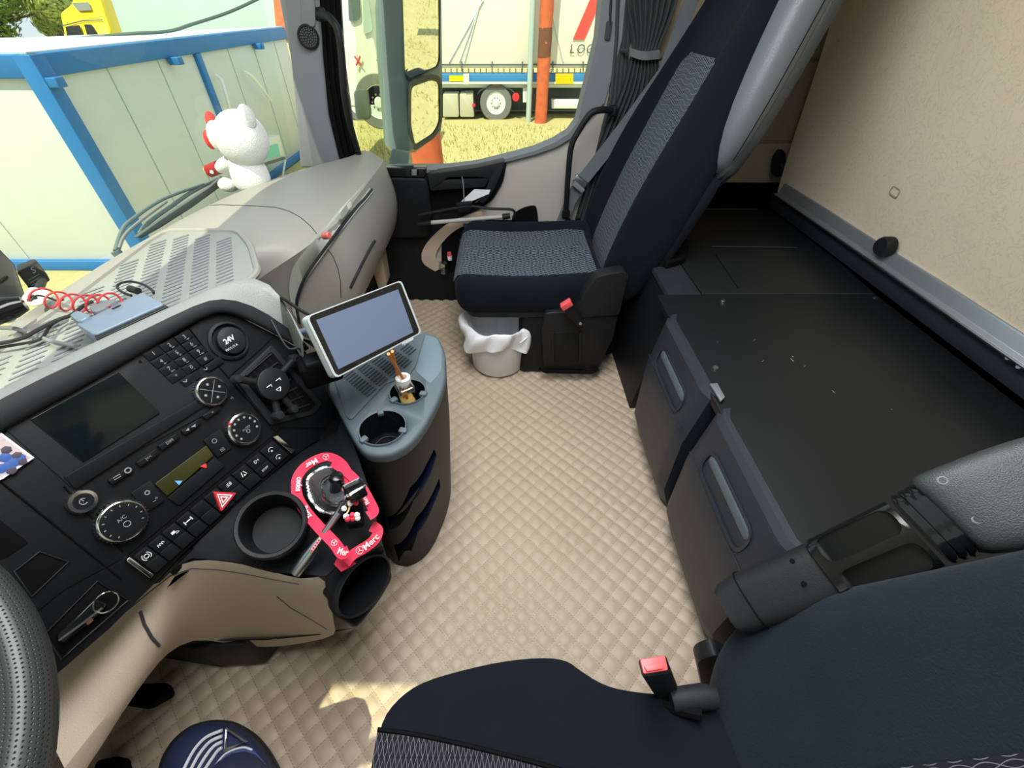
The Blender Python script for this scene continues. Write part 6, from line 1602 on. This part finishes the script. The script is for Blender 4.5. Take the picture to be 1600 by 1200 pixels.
tag(MB().tube(curve([at(722, 276, x=1.785), at(724, 290, x=1.78), at(725, 310, x=1.775), at(726, 320, x=1.77)], 4), .0022, 6).build('cord', 'cable_grey'), 'thin grey cord hanging from the door armrest', 'cord')
sp = thing('spray_bottle', 'clear bottle with white neck and red cap standing in the door pocket', 'bottle', at(695, 415, x=1.83))
bt_ = at(694, 416, x=1.825)
MB().lathe([(0, -.03), (.022, -.03), (.024, 0), (.022, .02), (.010, .03), (0, .03)], bt_, (0, 0, 1), 20).build('bottle_body', 'bottle_glass', sp)
MB().lathe([(.010, .025), (.011, .045), (0, .045)], bt_ + V((-.005, -.03, .01)), (0, 0, 1), 14).build('neck', 'bin_white', sp)
MB().lathe([(.010, .045), (.009, .06), (0, .062)], bt_ + V((-.005, -.03, .01)), (0, 0, 1), 14).build('cap', 'buckle_red', sp)
tag(MB().tube([at(724, 352, x=1.80), at(732, 352, x=1.80)], .007, 10).build('bottle_cap', 'blue_led' if 0 else 'blue_dark'), 'small blue cap showing above the front edge of the seat', 'cap')
b = MB()
b.tube([at(856, 366, x=1.80), at(862, 369, x=1.80)], .006, 8)
tag(b.build('teal_clip', mat('teal', (.05, .35, .38), .5)), 'tiny teal clip between the seat cushion and the belt anchor', 'clip')

# ================================================================== DRIVER SEAT, lower right
ds = thing('driver_seat', 'dark velvet driver seat with patterned insert, backrest and folded armrest', 'seat', (-.05, -.1, 0))
dz = .46
edge = [(570, 1260), (583, 1200), (596, 1130), (622, 1092), (660, 1066), (720, 1047), (790, 1032), (850, 1027), (885, 1032), (908, 1047), (935, 1064), (965, 1075), (1010, 1082), (1070, 1086), (1110, 1092)]
ep = [Z(u, v, dz) for u, v in edge]
out = curve(ep, 3) + [V((-.02, -.33, dz)), V((-.36, -.33, dz)), V((-.36, .16, dz)), V((-.1, .20, dz))]
MB().prism([p - V((0, 0, .13)) for p in out], (0, 0, .133)).build('seat_cushion', 'velvet', ds, bevel=.022, seg=5)
# patterned insert on the cushion
iu = [(590, 1140), (640, 1146), (700, 1158), (760, 1172), (830, 1190), (880, 1204), (920, 1214)]
top_e = [Z(u, v, dz + .0045) for u, v in iu]
rows, uvs = [], []
for i in range(20):
    t = i / 19; row = []; uv = []
    for j, p in enumerate(curve(top_e, 4)):
        q = V((lerp(p.x, -.32, t), p.y * (1 - .0 * t), dz + .0045 - .004 * math.sin(t * PI))); row.append(q); uv.append((q.y, q.x))
    rows.append(row); uvs.append(uv)
MB().rows(rows, uv=uvs).build('seat_insert', 'driver_pattern', ds, ang=180)
MB().tube(curve(top_e, 4), .0025, 6).build('insert_seam', 'deep_black', ds)
# base
MB().box((-.12, -.06, .17), (.36, .40, .31)).build('pedestal', 'panel_black', ds, bevel=.02)
# backrest
DB = .45
def dy(z): return -.27 - DB * (z - .46)
Tn = V((0, 1, DB)).normalized()
rows = []
for i in range(15):
    z = lerp(.40, 1.02, i / 14); xr_ = interp(z, [(.38, .08), (.42, .15), (.46, .195), (.52, .206), (.60, .196), (.70, .178), (.80, .162), (1.02, .13)])
    xl_ = -.36; cx_ = (xr_ + xl_) / 2; hw = (xr_ - xl_) / 2; th = .11
    ring_ = []
    P = [(-1, -.9), (-.5, -1), (.5, -1), (.9, -.95), (.99, -.6), (1.0, 0), (.985, .55), (.95, .88), (.88, 1.02), (.78, 1.02), (.6, .93), (.3, .88), (0, .86), (-.3, .88), (-.7, .95), (-1, .9)]
    for p, q in P:
        ring_.append(V((cx_ + p * hw, dy(z) - .055, z)) + Tn * (q * th / 2))
    rows.append(ring_)
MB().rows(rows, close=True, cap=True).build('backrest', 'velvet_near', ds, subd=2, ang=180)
ins, uvs = [], []
for i in range(12):
    z = lerp(.50, .98, i / 11); row, uv = [], []
    for j in range(8):
        x = lerp(-.30, .045 - .0 * i, j / 7); row.append(V((x, dy(z) - .055, z)) + Tn * (.0535)); uv.append((x, z))
    ins.append(row); uvs.append(uv)
MB().rows(ins, uv=uvs).build('back_insert', 'driver_pattern', ds, ang=180)
# plastic side bracket and lever housing between cushion and backrest
br = [at(u, v, x=.185) for u, v in ((1082, 1012), (1088, 1004), (1110, 996), (1140, 1010), (1150, 1080), (1130, 1110), (1098, 1085))]
MB().prism(rpoly(br, .01), (-.02, 0, 0)).build('hinge_cover', 'black_plastic', ds, bevel=.004)
MB().tube([at(1048, 1094, z=.47), at(1100, 1088, z=.475), at(1118, 1090, z=.475)], [.013, .014, .012], 12).build('recline_lever', 'panel_grey', ds)
MB().prism(rpoly([at(u, v, x=.190) for u, v in ((1092, 1026), (1100, 1026), (1108, 1060), (1100, 1064), (1090, 1045))], .004), (-.01, 0, 0)).build('side_button', 'gloss_black', ds, bevel=.002)
MB().tube([at(1098, 1100, z=.48), at(1112, 1078, z=.48)], .0035, 6).build('release_rod', 'pillar_grey', ds)
# armrest folded up beside the backrest
ar_pts = [(1146, 948, .50), (1200, 925, .48), (1290, 885, .455), (1310, 876, .45), (1400, 838, .430), (1440, 820, .42)]
Aa = [at(u, v, d=d) for u, v, d in ar_pts]
ax_ = (Aa[-1] - Aa[0]).normalized(); vw = (CAM - Aa[2]).normalized()
s_a = ax_.cross(vw).normalized(); n_a = s_a.cross(ax_).normalized()
if n_a.dot(vw) < 0: n_a = -n_a
def arsec(c, wpx, th, e=3.2):
    d = (c - CAM).dot(cF) / FPX
    return sup(c - n_a * th * .5, s_a, n_a, wpx * d, th, e, 28)
MB().rows([arsec(at(1132, 955, d=.505), 62, .03), arsec(at(1140, 951, d=.503), 78, .045), arsec(at(1165, 940, d=.495), 84, .055)] + [arsec(at(1240, 914, d=.47), 92, .058), arsec(at(1308, 888, d=.45), 100, .060)], close=True, cap=True).build('armrest_arm', 'black_plastic', ds, ang=60)
MB().tube(arsec(at(1168, 939, d=.494), 85.5, .056), .0012, 5, closed=True).build('arm_joint', 'deep_black', ds)
mid_r = MB().rows([arsec(at(1290, 896, d=.4515), 94, .050), arsec(at(1298, 892, d=.450), 106, .064), arsec(at(1400, 846, d=.428), 112, .066), arsec(at(1430, 832, d=.422), 114, .066)], close=True, cap=True).build('armrest_sleeve', 'gloss_black', ds, ang=60)
for sgn in (-1, 1):
    c0, c1 = at(1302, 889, d=.4495), at(1424, 836, d=.423)
    off = s_a * sgn * .018
    g_ = rrect((c0 + c1) / 2 + off + n_a * .0, ax_, s_a, (c1 - c0).length, .027, .013, 5)
    cut(mid_r, MB().prism([p + n_a * .02 for p in g_], -n_a * .032))
    MB().prism([p - n_a * .0115 for p in g_], -n_a * .003).build('sleeve_groove', 'gloss_black', ds)
for k, (u, v, wpx) in enumerate(((1440, 826, 116), (1454, 819, 120), (1467, 813, 122))):
    MB().rows([arsec(at(u, v, d=.417 - k * .004), wpx - 8, .058), arsec(at(u + 3, v - 1.5, d=.416 - k * .004), wpx, .068), arsec(at(u + 10, v - 4.5, d=.414 - k * .004), wpx, .068), arsec(at(u + 13, v - 6, d=.413 - k * .004), wpx - 8, .060)], close=True, cap=True).build('adjuster_ring', 'gloss_black', ds, ang=60)
MB().rows([arsec(at(1474, 806, d=.405), 118, .055, 5), arsec(at(1486, 801, d=.400), 136, .070, 5), arsec(at(1540, 788, d=.385), 150, .076, 5), arsec(at(1620, 764, d=.370), 164, .078, 5), arsec(at(1720, 736, d=.355), 168, .076, 5), arsec(at(1740, 730, d=.352), 150, .06, 5)], close=True, cap=True).build('armrest_pad', mat('pad_rubber', (.034, .042, .044), .4, bump=.35, bscale=800), ds, subd=1, ang=60)
for u, v in ((1473, 751), (1527, 812)):
    d_ = (.388); c = at(u, v, d=d_); MB().tube(ring(c + n_a * .0, .0032, s_a, ax_, 14), .0009, 5, closed=True).build('pad_screw', 'pillar_grey', ds)
for u, v in ((1238, 877), (1256, 912)):
    MB().lathe([(.0028, 0), (.0022, .001), (0, .001)], at(u, v, d=.4625), n_a, 10).build('arm_hole', 'deep_black', ds)
# driver buckle
db = thing('belt_buckle', 'black belt buckle with bright red button standing beside the driver seat', 'buckle', at(1040, 1080, z=.47))
tpz = .545
T_ = [Z(u, v, tpz) for u, v in ((996, 1029), (1040, 1022), (1047, 1052), (1003, 1058))]
Bq = [Z(u, v, .44) for u, v in ((1022, 1078), (1058, 1070), (1066, 1094), (1032, 1102))]
MB().loftpoly(T_, Bq).build('buckle_body', 'black_plastic', db, bevel=.003)
MB().prism(rpoly([Z(u, v, tpz + .001) for u, v in ((999, 1031), (1038, 1025), (1043, 1048), (1005, 1054))], .002), (0, 0, .003)).build('release_button', 'buckle_red', db, bevel=.001)
MB().prism(rpoly([Z(u, v, tpz + .004) for u, v in ((1006, 1042), (1036, 1038), (1034, 1046), (1010, 1050))], .001), (0, 0, .003)).build('button_ridge', 'buckle_red', db, bevel=.001)
tag(MB().tube(curve([Z(1035, 1096, .455), Z(1050, 1104, .462), Z(1075, 1110, .472), Z(1095, 1114, .475)], 5), [.008] * 16, 8).build('buckle_stalk', 'deep_black'), 'short black stalk joining the bright red buckle to the driver seat', 'stalk')

# ================================================================== FOOTWELL
sh_ = thing('slipper', 'navy and blue slipper with white stripes on the floor at the bottom left', 'shoe', Z(340, 1170, 0))
oz = .105
so_ = [(250, 1230), (258, 1185), (275, 1157), (300, 1137), (330, 1129), (362, 1131), (390, 1148), (410, 1172), (432, 1215), (430, 1250), (300, 1270)]
def shoe_ring(z, k): 
    P_ = [Z(u, v, z) for u, v in so_]; c = sum(P_, V()) / len(P_); return rpoly([c + (p - c) * k for p in P_], .03, 4)
MB().prism([p + V((0, 0, 0)) for p in shoe_ring(.055, 1.12)], (0, 0, -.025)).build('sole', 'shoe_black', sh_, bevel=.008)
MB().rows([shoe_ring(.055, 1.08), shoe_ring(.085, 1.03), shoe_ring(.103, .93), shoe_ring(.112, .72), shoe_ring(.115, .35), shoe_ring(.115, .02)], close=True, cap=True).build('upper', 'shoe_navy', sh_, subd=1, ang=180)
MB().prism(rpoly([Z(u, v, .117) for u, v in ((335, 1200), (352, 1178), (378, 1168), (396, 1170), (418, 1195), (430, 1240), (330, 1240))], .01), (0, 0, .004)).build('toe_panel', 'shoe_blue', sh_, bevel=.003)
for k in range(4):
    P_ = [(287 + k * 11, 1202), (303 + k * 9, 1172 + k * 5), (322 + k * 6, 1152 + k * 7), (347, 1141 + k * 9)]
    MB().tube(curve([Z(u, v, .1175) for u, v in P_], 5), .0028, 6).build('stripe', 'stripe_white', sh_)
MB().tube([Z(u, v, .119) for u, v in ((354, 1138), (384, 1159), (352, 1172))], .0035, 6, closed=True).build('triangle_badge', 'brushed', sh_)
MB().tube(curve([Z(334, 1200, .121), Z(352, 1178, .122), Z(378, 1168, .122), Z(394, 1172, .121)], 5), .0018, 6).build('piping', 'stripe_white', sh_)
leg = tag(MB().tube([Z(360, 1235, .13), Z(375, 1290, .25)], [.05, .06], 16).build('trouser_leg', 'shoe_navy'), 'dark trouser leg rising from the slipper out of the picture', 'trousers')
pe = thing('pedal', 'black floor pedal under the beige trim', 'pedal', Z(225, 1085, 0))
MB().prism(rpoly([Z(u, v, .07) for u, v in ((195, 1068), (262, 1066), (268, 1084), (228, 1106), (188, 1100), (180, 1084))], .01), (0, 0, -.02)).build('pedal_plate', 'deep_black', pe, bevel=.004)
MB().tube([Z(225, 1085, .055), Z(205, 1060, .0) + V((0, .06, .0))], .012, 8).build('pedal_arm', 'deep_black', pe)
tag(MB().prism(rpoly([Z(u, v, .03) for u, v in ((150, 1188), (190, 1180), (200, 1230), (140, 1230))], .01), (0, 0, -.028)).build('pedal', 'deep_black', bevel=.004), 'second black pedal at the bottom edge below the steering wheel', 'pedal')
